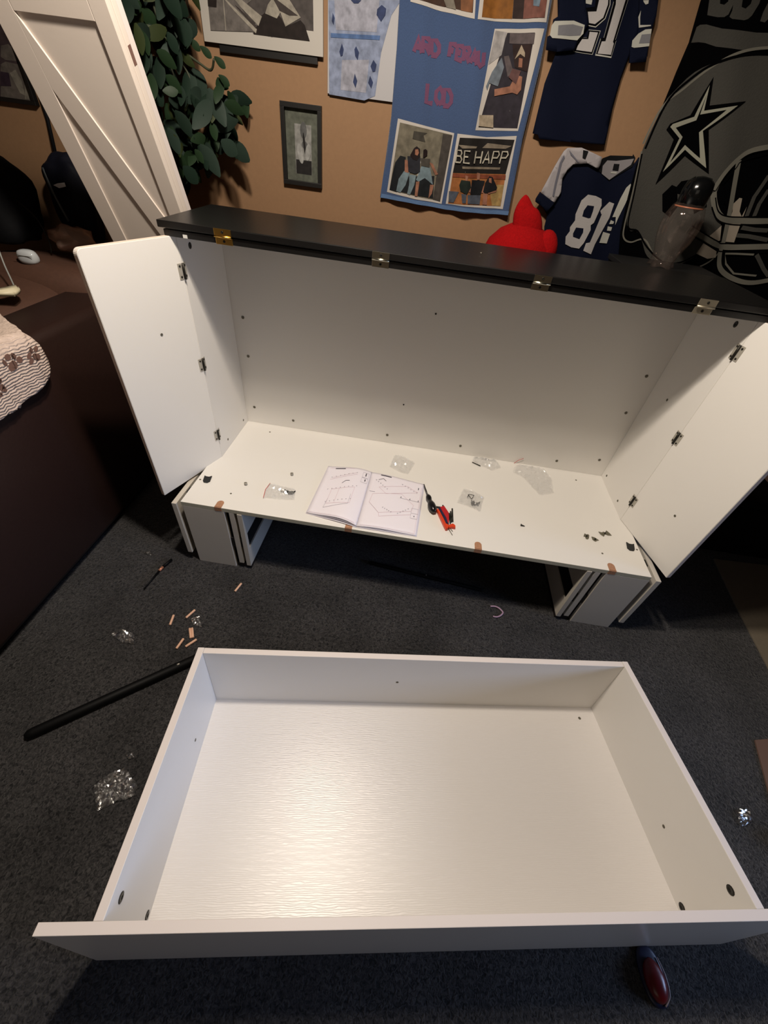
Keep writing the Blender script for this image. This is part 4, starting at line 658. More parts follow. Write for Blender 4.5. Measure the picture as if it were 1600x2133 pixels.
lay1 = [(BG, [[tuple(v) for v in smooth_line(shell + [shell[0]], 4)[:-1]]]),
  (BG2, ribbon(smooth_line([(1.332,0.296,1.405),(1.345,0.296,1.492),(1.388,0.296,1.536),(1.443,0.296,1.588),(1.499,0.296,1.618),(1.577,0.296,1.632),(1.696,0.296,1.633)]), .006) + ribbon(smooth_line([(1.337,0.296,1.388),(1.36,0.296,1.285),(1.377,0.296,1.192),(1.393,0.296,1.157),(1.426,0.296,1.147),(1.472,0.296,1.159),(1.532,0.296,1.114),(1.615,0.296,1.077),(1.677,0.296,1.093),(1.725,0.296,1.13),(1.745,0.296,1.178)]), .005) ),
  (BNB, ribbon(smooth_line([(1.345,0.296,1.395),(1.352,0.296,1.5),(1.394,0.296,1.555),(1.452,0.296,1.595),(1.546,0.296,1.618),(1.707,0.296,1.621)]), .006) + ribbon(smooth_line([(1.341,0.296,1.382),(1.366,0.296,1.286),(1.39,0.296,1.193),(1.434,0.296,1.181),(1.491,0.296,1.139),(1.565,0.296,1.103),(1.631,0.296,1.111),(1.678,0.296,1.155),(1.689,0.296,1.186)]), .005) + [[(1.649,0.296,1.403),(1.72,0.296,1.419),(1.94,0.296,1.444),(2.086,0.296,1.275),(1.834,0.296,1.266),(1.708,0.296,1.258),(1.661,0.296,1.293),(1.643,0.296,1.354)], [(1.459,0.296,1.29),(1.476,0.296,1.317),(1.497,0.296,1.313),(1.526,0.296,1.264),(1.516,0.296,1.233),(1.484,0.296,1.246)], [(1.486,0.296,1.299),(1.501,0.296,1.329),(1.541,0.296,1.341),(1.582,0.296,1.322),(1.615,0.296,1.274),(1.589,0.296,1.251),(1.554,0.296,1.294),(1.52,0.296,1.296)]]),
  (BNB, [[(1.454,0.296,1.565),(1.479,0.296,1.507),(1.573,0.296,1.525),(1.508,0.296,1.456),(1.57,0.296,1.356),(1.476,0.296,1.391),(1.424,0.296,1.312),(1.419,0.296,1.425),(1.384,0.296,1.444),(1.388,0.296,1.458),(1.439,0.296,1.482)]]),
  (BW, [[(1.454,0.296,1.548),(1.471,0.296,1.495),(1.555,0.296,1.514),(1.494,0.296,1.452),(1.554,0.296,1.369),(1.468,0.296,1.405),(1.429,0.296,1.346),(1.435,0.296,1.429),(1.392,0.296,1.451),(1.396,0.296,1.458),(1.452,0.296,1.48)]]),
  (BNB, [[(1.458,0.296,1.528),(1.465,0.296,1.486),(1.528,0.296,1.502),(1.485,0.296,1.448),(1.523,0.296,1.39),(1.461,0.296,1.416),(1.438,0.296,1.371),(1.443,0.296,1.433),(1.41,0.296,1.451),(1.462,0.296,1.473)]]),
  (BP, [[(1.707,0.296,1.271),(1.695,0.296,1.29),(1.706,0.296,1.308),(1.731,0.296,1.307),(1.745,0.296,1.289),(1.772,0.296,1.188),(1.736,0.296,1.187),(1.715,0.296,1.231)], [(1.661,0.296,1.142),(1.665,0.296,1.175),(1.724,0.296,1.157),(1.733,0.296,1.139),(1.706,0.296,1.132)], [(1.671,0.296,1.198),(1.693,0.296,1.231),(1.716,0.296,1.189),(1.703,0.296,1.184)]]),
  (BG2, ribbon(smooth_line([(1.61,0.296,1.313),(1.633,0.296,1.283),(1.667,0.296,1.257),(1.706,0.296,1.248),(1.778,0.296,1.252),(1.868,0.296,1.263),(1.989,0.296,1.274)]), .017) + ribbon(smooth_line([(1.601,0.296,1.207),(1.649,0.296,1.195),(1.712,0.296,1.177),(1.766,0.296,1.173),(1.859,0.296,1.186),(2.041,0.296,1.211)]), .017) + ribbon(smooth_line([(1.64,0.296,1.396),(1.663,0.296,1.344),(1.697,0.296,1.27),(1.73,0.296,1.19),(1.743,0.296,1.148),(1.776,0.296,1.106),(1.847,0.296,1.08),(1.918,0.296,1.079),(2.017,0.296,1.113)]), .015) + ribbon(smooth_line([(1.606,0.296,1.319),(1.614,0.296,1.363),(1.636,0.296,1.401),(1.67,0.296,1.426),(1.758,0.296,1.448)]), .013) + ribbon([(1.859,0.296,1.162),(1.762,0.296,1.153),(1.786,0.296,1.123),(1.834,0.296,1.097),(1.911,0.296,1.101)], .006)),
  (BNB, ribbon(smooth_line([(1.624,0.296,1.301),(1.655,0.296,1.268),(1.696,0.296,1.257),(1.771,0.296,1.262),(1.98,0.296,1.285)]), .0035) + ribbon(smooth_line([(1.628,0.296,1.276),(1.667,0.296,1.245),(1.714,0.296,1.237),(1.786,0.296,1.241),(1.998,0.296,1.264)]), .0035) + ribbon(smooth_line([(1.601,0.296,1.218),(1.705,0.296,1.187),(1.758,0.296,1.184),(2.033,0.296,1.221)]), .0035) + ribbon(smooth_line([(1.604,0.296,1.196),(1.711,0.296,1.165),(1.774,0.296,1.161),(2.051,0.296,1.199)]), .0035) + ribbon(smooth_line([(1.622,0.296,1.339),(1.642,0.296,1.378),(1.652,0.296,1.397),(1.719,0.296,1.421)]), .003) + [[(1.708,0.296,1.324),(1.743,0.296,1.302),(1.746,0.296,1.262),(1.73,0.296,1.274)]]),
  (BG, [q for pts in [[(1.755,0.296,1.372),(1.749,0.296,1.315),(1.761,0.296,1.264)], [(1.78,0.296,1.338),(1.777,0.296,1.299),(1.784,0.296,1.267)], [(1.857,0.296,1.234),(1.809,0.296,1.231),(1.767,0.296,1.232)], [(1.876,0.296,1.208),(1.807,0.296,1.211),(1.766,0.296,1.209)], [(1.867,0.296,1.163),(1.921,0.296,1.124),(1.953,0.296,1.105)]] for q in ribbon(pts, .012)])]
jdecal(ban, 'helmet_print', lay1, wave3, 0.003)

# ---------------------------------------------------------------- red plush, bottle
REDP = mat('red_plush', '#7E0609', 0.95, bump=0.6, scale=180, var=0.14, spec=0.1)
pr = thing('plush_toy', 'bright red plush toy with a pointed ear behind the cabinet', 'toy', (1.02, 0.19, 0))
bm = bmesh.new(); lathe(bm, [(0.02, 0.0), (0.12, 0.01), (0.13, 0.3), (0.12, 0.6), (0.11, 0.85), (0.135, 1.0), (0.132, 1.07), (0.115, 1.115), (0.085, 1.148), (0.045, 1.168), (0.005, 1.176)], 28)
for v in bm.verts: v.co.y *= 0.85; v.co += Vector((0.006, 0.0, 0)) * noise.noise(v.co * 9)
link('body', bm, REDP, pr, True)
bm = bmesh.new()
tube(bm, smooth_line([(0.012, -0.015, 1.10), (0.0, -0.02, 1.165), (-0.022, -0.015, 1.205), (-0.03, -0.01, 1.246)]), [0.052 * (1 - (k / 18) ** 2.2) + 0.003 for k in range(19)], 14)
for v in bm.verts: v.co.y = -0.015 + (v.co.y + 0.015) * 0.5
link('ear', bm, REDP, pr, True)
bm = bmesh.new(); blob(bm, (0.078, -0.03, 1.09), (0.045, 0.05, 0.075), 3, 0.1, 1.5, 3); link('cheek', bm, REDP, pr, True)

bot = thing('clear_bottle', 'clear plastic bottle with a black cap standing on the black top', 'bottle', (1.492, 0.137, HT + 0.0272))
# at the back right of the lid
CLR = film('clear_plastic', '#D8C0B4', 0.02, 0.40, 0.05, 0.08)
bm = bmesh.new()
prof = [(0.040, 0.004), (0.034, 0.015), (0.040, 0.04), (0.054, 0.075), (0.060, 0.11), (0.058, 0.14), (0.048, 0.165), (0.034, 0.18)]
rings = []
for i, (r, z) in enumerate(prof):
    ring = []
    for k in range(30):
        a = 2 * math.pi * k / 30; rr = r * (1 + (0.16 * math.cos(5 * a) if z < 0.03 else 0.015 * math.cos(10 * a)))
        ring.append(bm.verts.new((rr * math.cos(a), rr * math.sin(a), z - (0.004 * (math.cos(5 * a) > 0) if i == 0 else 0))))
    rings.append(ring)
for a, b in zip(rings, rings[1:]):
    for k in range(30): bm.faces.new([a[k], a[(k + 1) % 30], b[(k + 1) % 30], b[k]]).smooth = True
bm.faces.new(rings[0][::-1]); link('bottle_body', bm, CLR, bot)
bm = bmesh.new(); lathe(bm, [(0.038, 0.165), (0.041, 0.167), (0.042, 0.205), (0.038, 0.225), (0.024, 0.237), (0.004, 0.240)], 24)
link('cap', bm, mat('glossy_black', '#08090A', 0.15), bot, True)
bm = bmesh.new(); lathe(bm, [(0.041, 0.0), (0.0435, 0.002), (0.041, 0.004)], 24, M=Matrix.Translation((0, 0, 0.162))); link('neck_ring', bm, mat('amber_ring', '#A8654A', 0.3), bot, True)
bm = bmesh.new(); prism(bm, [(0.0335 * math.cos(t), 0.0335 * math.sin(t), 0.03) for t in [k * 2 * math.pi / 5 for k in range(5)]], (0, 0, 0.001)); bm.free()

# ---------------------------------------------------------------- plant on the left
LG = [mat('leaf_green_dark', '#14221A', 0.55, bump=0.1, spec=0.2), mat('leaf_green', '#1A2B19', 0.55, bump=0.1, spec=0.2), mat('leaf_grey_green', '#202D26', 0.6, bump=0.1, spec=0.2), mat('leaf_olive', '#262E16', 0.6, bump=0.1, spec=0.2)]
plant = thing('hanging_plant', 'leafy dark green plant hanging between the leaning panels and the poster', 'plant', (-0.25, 0.22, 2.1))
bm = bmesh.new(); lathe(bm, [(0.07, 0.0), (0.10, 0.13), (0.105, 0.14), (0.098, 0.14), (0.09, 0.12), (0.01, 0.12)], 24); link('pot', bm, mat('terracotta_dark', '#5A3A2A', 0.7), plant, True)
bm = bmesh.new()
for k in range(3):
    a = k * 2.094; tube(bm, [(0.1 * math.cos(a), 0.1 * math.sin(a), 0.135), (0, 0, 0.39)], 0.002, 6)
link('hanger', bm, BLK, plant)
def leaf_mesh(L_, W2, seed):
    bm = bmesh.new(); n = 6; rows = []
    for i in range(n + 1):
        t = i / n; w = W2 * math.sin(math.pi * min(1, t * 0.94 + 0.03)) ** 0.75 * (1 - 0.25 * t); z = -0.25 * L_ * t * t
        rows.append([bm.verts.new((-w, L_ * t, z + 0.12 * w)), bm.verts.new((0, L_ * t, z - 0.05 * w)), bm.verts.new((w, L_ * t, z + 0.12 * w))])
    for a, b in zip(rows, rows[1:]):
        for k in range(2): bm.faces.new([a[k], a[k + 1], b[k + 1], b[k]]).smooth = True
    return bm
lm = []
for i, (a, b) in enumerate([(0.075, 0.022), (0.06, 0.020), (0.085, 0.026), (0.07, 0.017)]):
    b_ = leaf_mesh(a, b, i); me = bpy.data.meshes.new('leaf'); b_.to_mesh(me); b_.free(); me.materials.append(LG[i]); lm.append(me)
region = [(-0.309,0.24,1.556),(-0.3,0.24,1.516),(-0.268,0.24,1.425),(-0.253,0.24,1.281),(-0.226,0.24,1.114),(-0.203,0.24,1.11),(-0.18,0.24,1.181),(-0.122,0.24,1.219),(-0.08,0.24,1.262),(-0.032,0.24,1.264),(-0.037,0.24,1.314),(0.006,0.24,1.347),(0.002,0.24,1.407),(-0.041,0.24,1.429),(-0.089,0.24,1.42),(-0.135,0.24,1.426),(-0.123,0.24,1.497),(-0.122,0.24,1.544),(-0.117,0.24,1.623),(-0.144,0.24,1.701),(-0.268,0.24,1.692)]
def inside(x, z, poly):
    c = False; n = len(poly)
    for i in range(n):
        x1, z1, x2, z2 = poly[i][0], poly[i][2], poly[i - 1][0], poly[i - 1][2]
        if (z1 > z) != (z2 > z) and x < (x2 - x1) * (z - z1) / (z2 - z1) + x1: c = not c
    return c
rx0 = min(p[0] for p in region) - 0.06; rx1 = max(p[0] for p in region); rz0 = min(p[2] for p in region); rz1 = max(p[2] for p in region)
reg2 = [(p[0], p[2]) for p in region]
cnt = 0; leaves_done = []
while cnt < 285:
    x = random.uniform(rx0, rx1); z = random.uniform(rz0, rz1)
    if not (inside(x, z, region) or inside(x + 0.06, z, region)): continue
    y = random.uniform(0.13, 0.31)
    o = bpy.data.objects.new('leaf', random.choice(lm)); COL.objects.link(o); o.parent = plant
    dx = random.gauss(0.2, 0.7)
    M = Matrix.Translation((x + 0.25, y - 0.22, z - 2.1)) @ Matrix.Rotation(random.uniform(-0.9, 0.9) - dx * 0.3, 4, 'Y') @ Matrix.Rotation(math.radians(random.uniform(-115, -60)), 4, 'X') @ Matrix.Rotation(random.uniform(-0.9, 0.9), 4, 'Z')
    M = M @ Matrix.Scale(random.uniform(0.7, 1.15), 4); o.matrix_local = M; cnt += 1
for px_ in [(-0.069,0.24,1.465),(-0.036,0.24,1.453),(0.005,0.24,1.435),(0.012,0.24,1.397)]:
    o = bpy.data.objects.new('leaf', lm[1]); COL.objects.link(o); o.parent = plant
    o.matrix_local = Matrix.Translation((px_[0] + 0.25 - 0.02, 0.02, px_[2] - 2.1 + 0.01)) @ Matrix.Rotation(1.9, 4, 'Y') @ Matrix.Rotation(-1.5, 4, 'X') @ Matrix.Rotation(0.3, 4, 'Z') @ Matrix.Scale(0.6, 4)
for pts in ([(0.0, 0, 0.12), (-0.06, -0.02, -0.1), (-0.10, -0.02, -0.5), (-0.05, -0.01, -0.95)], [(0.02, 0, 0.12), (0.05, 0, -0.2), (0.04, 0.02, -0.55), (0.17, 0.02, -0.66), (0.21, 0.0, -0.64)],
            [(0, 0, 0.12), (0.02, -0.02, -0.3), (0.06, -0.01, -0.6), (0.10, 0.0, -0.85)], [(0, 0, 0.12), (-0.02, 0.02, -0.4), (0.12, 0.02, -0.7), (0.16, 0.02, -0.82)]):
    bm = bmesh.new(); tube(bm, smooth_line(pts, 8), 0.0035, 6); link('stem', bm, mat('stem_green', '#2A2E1C', 0.7), plant, True)

# ---------------------------------------------------------------- instruction booklet
PAPER = mat('booklet_paper', '#E6E1EA', 0.6); INK = mat('booklet_ink', '#8E8A98', 0.8); INKD = mat('booklet_ink_dark', '#3C3A44', 0.8); INKP = mat('booklet_ink_pink', '#C9A9B6', 0.8)
bk = thing('instruction_booklet', 'open assembly booklet with line drawings lying on the white board', 'booklet', (0, 0, 0))
bl0, br0, tr0, tl0 = Vector((0.412, -0.532)), Vector((0.602, -0.562)), Vector((0.611, -0.237)), Vector((0.428, -0.241))
bl1, br1, tr1, tl1 = Vector((0.602, -0.562)), Vector((0.819, -0.560)), Vector((0.832, -0.262)), Vector((0.611, -0.237))
def page(side, u, v, off):
    a, b, c, d = (bl0, br0, tr0, tl0) if side == 0 else (bl1, br1, tr1, tl1)
    p = a.lerp(b, u).lerp(d.lerp(c, u), v)
    s = u if side == 0 else 1 - u
    amp = 0.017 if side == 0 else 0.007
    h = amp * math.sin(math.pi * min(1, s ** 1.6 * 0.96)) * (1.0 - 0.35 * v) + (0.0015 if side == 0 else 0.0015)
    return (p.x, p.y, HP + 0.0012 + h + off)
for side in (0, 1):
    for k, nm in enumerate(('cover', 'page_stack', 'page')):
        sc_ = (1.0, 0.975, 0.985)[k]
        def fn(u, v, off, side=side, k=k, sc_=sc_):
            uu = u * sc_ if side == 1 else 1 - (1 - u) * sc_
            q = page(side, uu, v if k == 0 else 0.008 + v * 0.984, 0.0); z = HP + 0.0012 + (q[2] - HP - 0.0012) * (0.25, 0.65, 1.0)[k] + k * 0.0012 + off
            return (q[0], q[1], z)
        o = decal(nm, bk, [(PAPER, [[(0, 0, 0), (1, 0, 0), (1, 1, 0), (0, 1, 0)]])], fn, 0, 0, 'z', 0.08)
        md = o.modifiers.new('thickness', 'SOLIDIFY'); md.thickness = 0.0005
def pline(side, pts, w=0.004):
    out = []
    for (a, b), (c, d) in zip(pts, pts[1:]):
        v = Vector((c - a, d - b)); 
        if v.length < 1e-6: continue
        n = Vector((-v.y, v.x)).normalized() * w / 2
        out.append([(a + n.x, b + n.y, 0), (c + n.x, d + n.y, 0), (c - n.x, d - n.y, 0), (a - n.x, b - n.y, 0)])
    return out
def pfn(side): return lambda u, v, off: (lambda q: (q[0], q[1], q[2] + 0.0024 + 0.0006 + off))(page(side, u if side == 0 else u, v, 0))
def ticks(side, n, u0, v0, u1, v1, s=0.012):
    random.seed(side * 50 + n); out = []
    for i in range(n):
        t = i / (n - 1); u = u0 + (u1 - u0) * t; v = v0 + (v1 - v0) * t
        out += pline(side, [(u, v), (u + random.uniform(-s, s), v + s)], 0.005) + pline(side, [(u - .01, v + .014), (u + .012, v + .01 + random.uniform(0, .01))], 0.005)
    return out
A = [(0.12, .62), (0.80, .78), (0.80, .80), (0.12, .64)]
decal('drawing_print', bk, [(INKP, pline(0, [(0.18, .70), (0.72, .86)]) + pline(0, [(0.22, .74), (0.7, .89)]) + pline(0, [(0.3, .22), (0.3, .50), (0.75, .60), (0.75, .30), (0.3, .22)]) + pline(0, [(0.45, .25), (0.45, .53)]) + pline(0, [(.05, .03), (.95, .03)], .003) + pline(0, [(.08, .95), (.62, .97)], .003)),
   (INK, ticks(0, 7, .2, .74, .7, .88) + ticks(0, 8, .22, .48, .78, .62) + ticks(0, 7, .28, .24, .74, .36) + pline(0, [(.28, .14), (.72, .28), (.72, .46)], .004) + pline(0, [(.28, .14), (.30, .32)], .004) + pline(0, [(.83, .93), (.96, .93), (.96, .83), (.83, .83), (.83, .93)], .003) + pline(0, [(.83, .82), (.96, .82), (.96, .73), (.83, .73), (.83, .82)], .003)),
   (INKD, pline(0, [(.46, .64), (.52, .70), (.60, .71)], .008) + pline(0, [(.90, .86), (.90, .92)], .02) + pline(0, [(.91, .76), (.91, .80)], .02) + pline(0, [(.20, .945), (.42, .955)], .018))], pfn(0), 0, 0.0002, 'z', 0.08)
decal('drawing_print', bk, [(INKP, pline(1, [(.1, .42), (.12, .58), (.62, .68), (.86, .52), (.84, .40), (.3, .26), (.1, .42)]) + pline(1, [(.1, .42), (.3, .26), (.32, .20), (.84, .34)]) + pline(1, [(.2, .72), (.7, .86), (.9, .78), (.35, .62), (.2, .72)]) + pline(1, [(.05, .03), (.95, .03), (.95, .9)], .003)),
   (INK, ticks(1, 6, .12, .84, .35, .70) + ticks(1, 6, .60, .86, .88, .76) + ticks(1, 5, .35, .35, .5, .30) + ticks(1, 5, .62, .30, .78, .42) + pline(1, [(.6, .60), (.95, .60)], .004) + pline(1, [(.05, .62), (.15, .62)], .006) + pline(1, [(.84, .46), (.96, .46), (.96, .28), (.84, .28), (.84, .46)], .003) + pline(1, [(.84, .37), (.96, .37)], .003)),
   (INKD, pline(1, [(.16, .86), (.24, .90), (.3, .86)], .007) + pline(1, [(.90, .84), (.90, .88)], .014) + pline(1, [(.90, .31), (.90, .33)], .014) + pline(1, [(.62, .60), (.62, .63)], .01) + pline(1, [(.78, .60), (.78, .63)], .01) + pline(1, [(.93, .60), (.93, .63)], .01) + pline(1, [(.18, .965), (.38, .96)], .018))], pfn(1), 0, 0.0002, 'z', 0.08)

# ---------------------------------------------------------------- tools and fittings on the platform
ZP = HP
sd = thing('screwdriver', 'short screwdriver with a bulbous black handle beside the booklet', 'screwdriver', (0.848, -0.31, ZP))
a_, b_, c_ = [(0.827,-0.278,0.338)][0], [(0.846,-0.342,0.338)][0], [(0.874,-0.433,0.338)][0]
def rel(p, t): return Vector(p) - Vector(t.location)
A_, B_, C_ = Vector(a_), Vector(b_), Vector(c_); A_.z = B_.z = C_.z = ZP + 0.0155
bm = bmesh.new(); tube(bm, [rel(A_, sd), rel(B_, sd)], [0.0022, 0.0028], 8); link('shaft', bm, mat('blade_steel', '#4A4A48', 0.35, 0.9), sd, True)
bm = bmesh.new(); N_ = 14
prof = [0.0070, 0.0098, 0.0110, 0.0100, 0.0085, 0.0092, 0.0120, 0.0142, 0.0153, 0.0154, 0.0152, 0.0140, 0.0110, 0.006]
tube(bm, [rel(B_.lerp(C_, k / 13), sd) for k in range(14)], prof, 14); link('handle', bm, mat('handle_black', '#0B0B0E', 0.25), sd, True)

hk = thing('hex_key_set', 'folding hex key set with a red-orange handle beside the screwdriver', 'tool', (0.90, -0.45, ZP))
def P2(pts, z): return pts
k1 = [(0.884,-0.403,0.33),(0.894,-0.388,0.33),(0.93,-0.414,0.33),(0.932,-0.463,0.33),(0.931,-0.489,0.33),(0.923,-0.502,0.33),(0.917,-0.495,0.33)]
ORG = mat('orange_plastic', '#D1401F', 0.35); REDT = mat('red_plastic', '#B01E24', 0.35)
def slab(name, px, z0, z1, m, t, bev=0.0012):
    bm = bmesh.new(); prism(bm, [(p[0] - t.location.x, p[1] - t.location.y, z0 - t.location.z) for p in px], (0, 0, z1 - z0))
    if bev: bmesh.ops.bevel(bm, geom=bm.edges[:], offset=bev, segments=2, affect='EDGES')
    return link(name, bm, m, t)
slab('handle_side', [(0.883,-0.409,0.335),(0.89,-0.407,0.335),(0.915,-0.464,0.335),(0.93,-0.489,0.335),(0.928,-0.503,0.335),(0.921,-0.508,0.335),(0.914,-0.493,0.335)], ZP + 0.0005, ZP + 0.014, ORG, hk)
slab('spine', [(0.89,-0.405,0.335),(0.895,-0.397,0.335),(0.921,-0.454,0.335),(0.928,-0.481,0.335),(0.92,-0.483,0.335),(0.913,-0.464,0.335)], ZP + 0.0005, ZP + 0.0155, mat('navy_plastic', '#1F1F3C', 0.4), hk)
slab('handle_side', [(0.895,-0.397,0.335),(0.911,-0.385,0.335),(0.929,-0.419,0.335),(0.931,-0.451,0.335),(0.93,-0.478,0.335),(0.925,-0.476,0.335),(0.919,-0.451,0.335)], ZP + 0.0005, ZP + 0.0145, REDT, hk)
slab('handle_end', [(0.929,-0.484,0.335),(0.946,-0.472,0.335),(0.955,-0.48,0.335),(0.955,-0.492,0.335),(0.945,-0.491,0.335),(0.932,-0.497,0.335)], ZP + 0.0005, ZP + 0.012, ORG, hk)
for i, (p, q, r) in enumerate([((560,625),(690,830),.0030), ((735,690),(745,900),.0034), ((705,740),(720,920),.0030), ((680,770),(700,960),.0026), ((740,900),(770,1000),.0030), ((650,1070),(735,1200),.0012), ((670,1065),(738,1128),.0015), ((430,650),(530,680),.0032)]):
    pass
for (pq, r) in (([(0.907,-0.376,0.337),(0.935,-0.432,0.337)], .0030), ([(0.944,-0.387,0.337),(0.946,-0.456,0.337)], .0034), ([(0.938,-0.404,0.337),(0.941,-0.46,0.337)], .0030), ([(0.933,-0.415,0.337),(0.937,-0.469,0.337)], .0028), ([(0.88,-0.391,0.337),(0.903,-0.39,0.337)], .0034)):
    bm = bmesh.new(); tube(bm, [rel((pq[0][0], pq[0][1], ZP + 0.006), hk), rel((pq[1][0], pq[1][1], ZP + 0.006), hk)], r, 6); link('hex_key', bm, DARKM, hk)
for pq in ([(0.928,-0.49,0.327),(0.946,-0.524,0.327)], [(0.933,-0.487,0.327),(0.947,-0.505,0.327)]):
    bm = bmesh.new(); tube(bm, [rel((pq[0][0], pq[0][1], ZP + 0.004), hk), rel((pq[1][0], pq[1][1], ZP + 0.0016), hk)], 0.0012, 6); link('hex_key', bm, GREYS, hk)

def at2(p, t, z): return (p[0] - t.location.x, p[1] - t.location.y, z - t.location.z)
# bags on the platform
b1 = crumple('plastic_bag', [(0.239,-0.404,0.328),(0.292,-0.409,0.328),(0.342,-0.416,0.328),(0.354,-0.475,0.328),(0.306,-0.484,0.328),(0.243,-0.489,0.328),(0.234,-0.443,0.328)], ZP, FILMW, 3, 'small clear bag of black screws left of the booklet', h=0.010)
b2 = crumple('plastic_bag', [(0.689,-0.091,0.328),(0.723,-0.089,0.328),(0.783,-0.127,0.328),(0.759,-0.212,0.328),(0.728,-0.21,0.328),(0.676,-0.18,0.328)], ZP, FILMW, 11, 'small empty crumpled clear bag behind the booklet', h=0.014)
b3 = crumple('plastic_bag', [(1.046,0.044,0.328),(1.084,0.047,0.328),(1.136,0.053,0.328),(1.159,-0.064,0.328),(1.119,-0.095,0.328),(1.067,-0.07,0.328),(1.032,-0.054,0.328)], ZP, FILMW, 21, 'crumpled clear bag with one black pin at the back edge', h=0.014)
b4 = crumple('plastic_bag', [(1.259,0.025,0.328),(1.324,0.016,0.328),(1.358,-0.012,0.328),(1.381,-0.094,0.328),(1.37,-0.187,0.328),(1.309,-0.215,0.328),(1.282,-0.168,0.328),(1.253,-0.109,0.328),(1.211,-0.079,0.328),(1.224,-0.036,0.328)], ZP, FILMW, 31, 'largest flattened clear bag with red closing strip at the back right', h=0.010)
b5 = crumple('plastic_bag', [(0.99,-0.25,0.328),(1.029,-0.253,0.328),(1.072,-0.284,0.328),(1.059,-0.351,0.328),(1.053,-0.375,0.328),(1.007,-0.355,0.328),(0.961,-0.343,0.328)], ZP, FILMW, 41, 'small clear bag with black clips right of the hex keys', h=0.012)
REDS = mat('red_strip', '#C24A42', 0.5)
for t, pts in ((b1, [(p[0], p[1], ZP + 0.006) for p in [(0.243,-0.491,0.33),(0.235,-0.445,0.33),(0.24,-0.406,0.33)]]), (b4, [(1.223,-0.006,0.322),(1.239,-0.006,0.344),(1.258,-0.006,0.358)])):
    bm = bmesh.new(); tube(bm, [at2(p, t, p[2]) for p in pts], 0.0011, 5); link('closing_strip', bm, REDS, t)
random.seed(5)
def bits(t, cx, cy, n, sx, sy, m=DARKM):
    for i in range(n):
        x = cx + random.uniform(-sx, sx); y = cy + random.uniform(-sy, sy); a = random.uniform(0, 3.14); bm = bmesh.new()
        tube(bm, [(x - t.location.x, y - t.location.y, 0.0035), (x - t.location.x + 0.012 * math.cos(a), y - t.location.y + 0.012 * math.sin(a), 0.005)], [0.0035, 0.0018], 7); link('screw', bm, m, t)
p = [(0.32,-0.441,0.33)][0]; bits(b1, p[0], p[1], 12, 0.018, 0.007)
p = [(1.035,-0.336,0.33)][0]; bits(b5, p[0], p[1], 12, 0.014, 0.010)
pp = [(1.007,-0.29,0.332),(1.02,-0.316,0.332),(1.031,-0.29,0.332),(1.011,-0.289,0.332),(1.003,-0.309,0.332)]
bm = bmesh.new()
for a, b in zip(pp, pp[1:]): tube(bm, [at2(a, b5, ZP + 0.010), at2(b, b5, ZP + 0.010)], 0.0012, 5)
link('wire_clip', bm, DARKM, b5)
pp = [(1.033,-0.053,0.33),(1.069,-0.072,0.33)]; bm = bmesh.new(); tube(bm, [at2(pp[0], b3, ZP + 0.003), at2(pp[1], b3, ZP + 0.003)], [0.0018, 0.0022], 7); link('pin', bm, DARKM, b3)
# loose cams and screws
def cam_nut(px_, z, label, r=0.0062, h=0.010, m=STEEL):
    t = thing('cam_nut', label, 'fitting', (px_[0], px_[1], z), 'loose cam nuts on the left of the white board')
    bm = bmesh.new(); lathe(bm, [(r, 0), (r, h * .3), (r * .75, h * .35), (r * .75, h * .65), (r, h * .7), (r, h), (r * .4, h), (r * .35, h * .7)], 14); link('nut_body', bm, m, t, True)
    bm = bmesh.new(); box(bm, (-r * .7, -r * .15, h), (r * .7, r * .15, h + 0.0006), 0); link('slot', bm, DARKM, t)
c1 = [(0.154,-0.431,0.33),(0.303,-0.332,0.33)]
cam_nut(c1[0], ZP, 'loose steel cam nut nearest the left door on the white board'); cam_nut(c1[1], ZP, 'loose steel cam nut nearer the booklet, further back')
ls = [(1.215,-0.415,0.328)][0]; t = thing('loose_screw', 'single tiny black screw lying on the white board', 'screw', (ls[0], ls[1], ZP))
bm = bmesh.new(); tube(bm, [(-0.008, 0.001, 0.003), (0.005, -0.001, 0.0025)], [0.0036, 0.0014], 8); link('shank', bm, DARKM, t, True)
bm = bmesh.new(); tube(bm, [(-0.010, 0.0012, 0.0040), (-0.008, 0.001, 0.004)], 0.0045, 8); link('head', bm, DARKM, t)
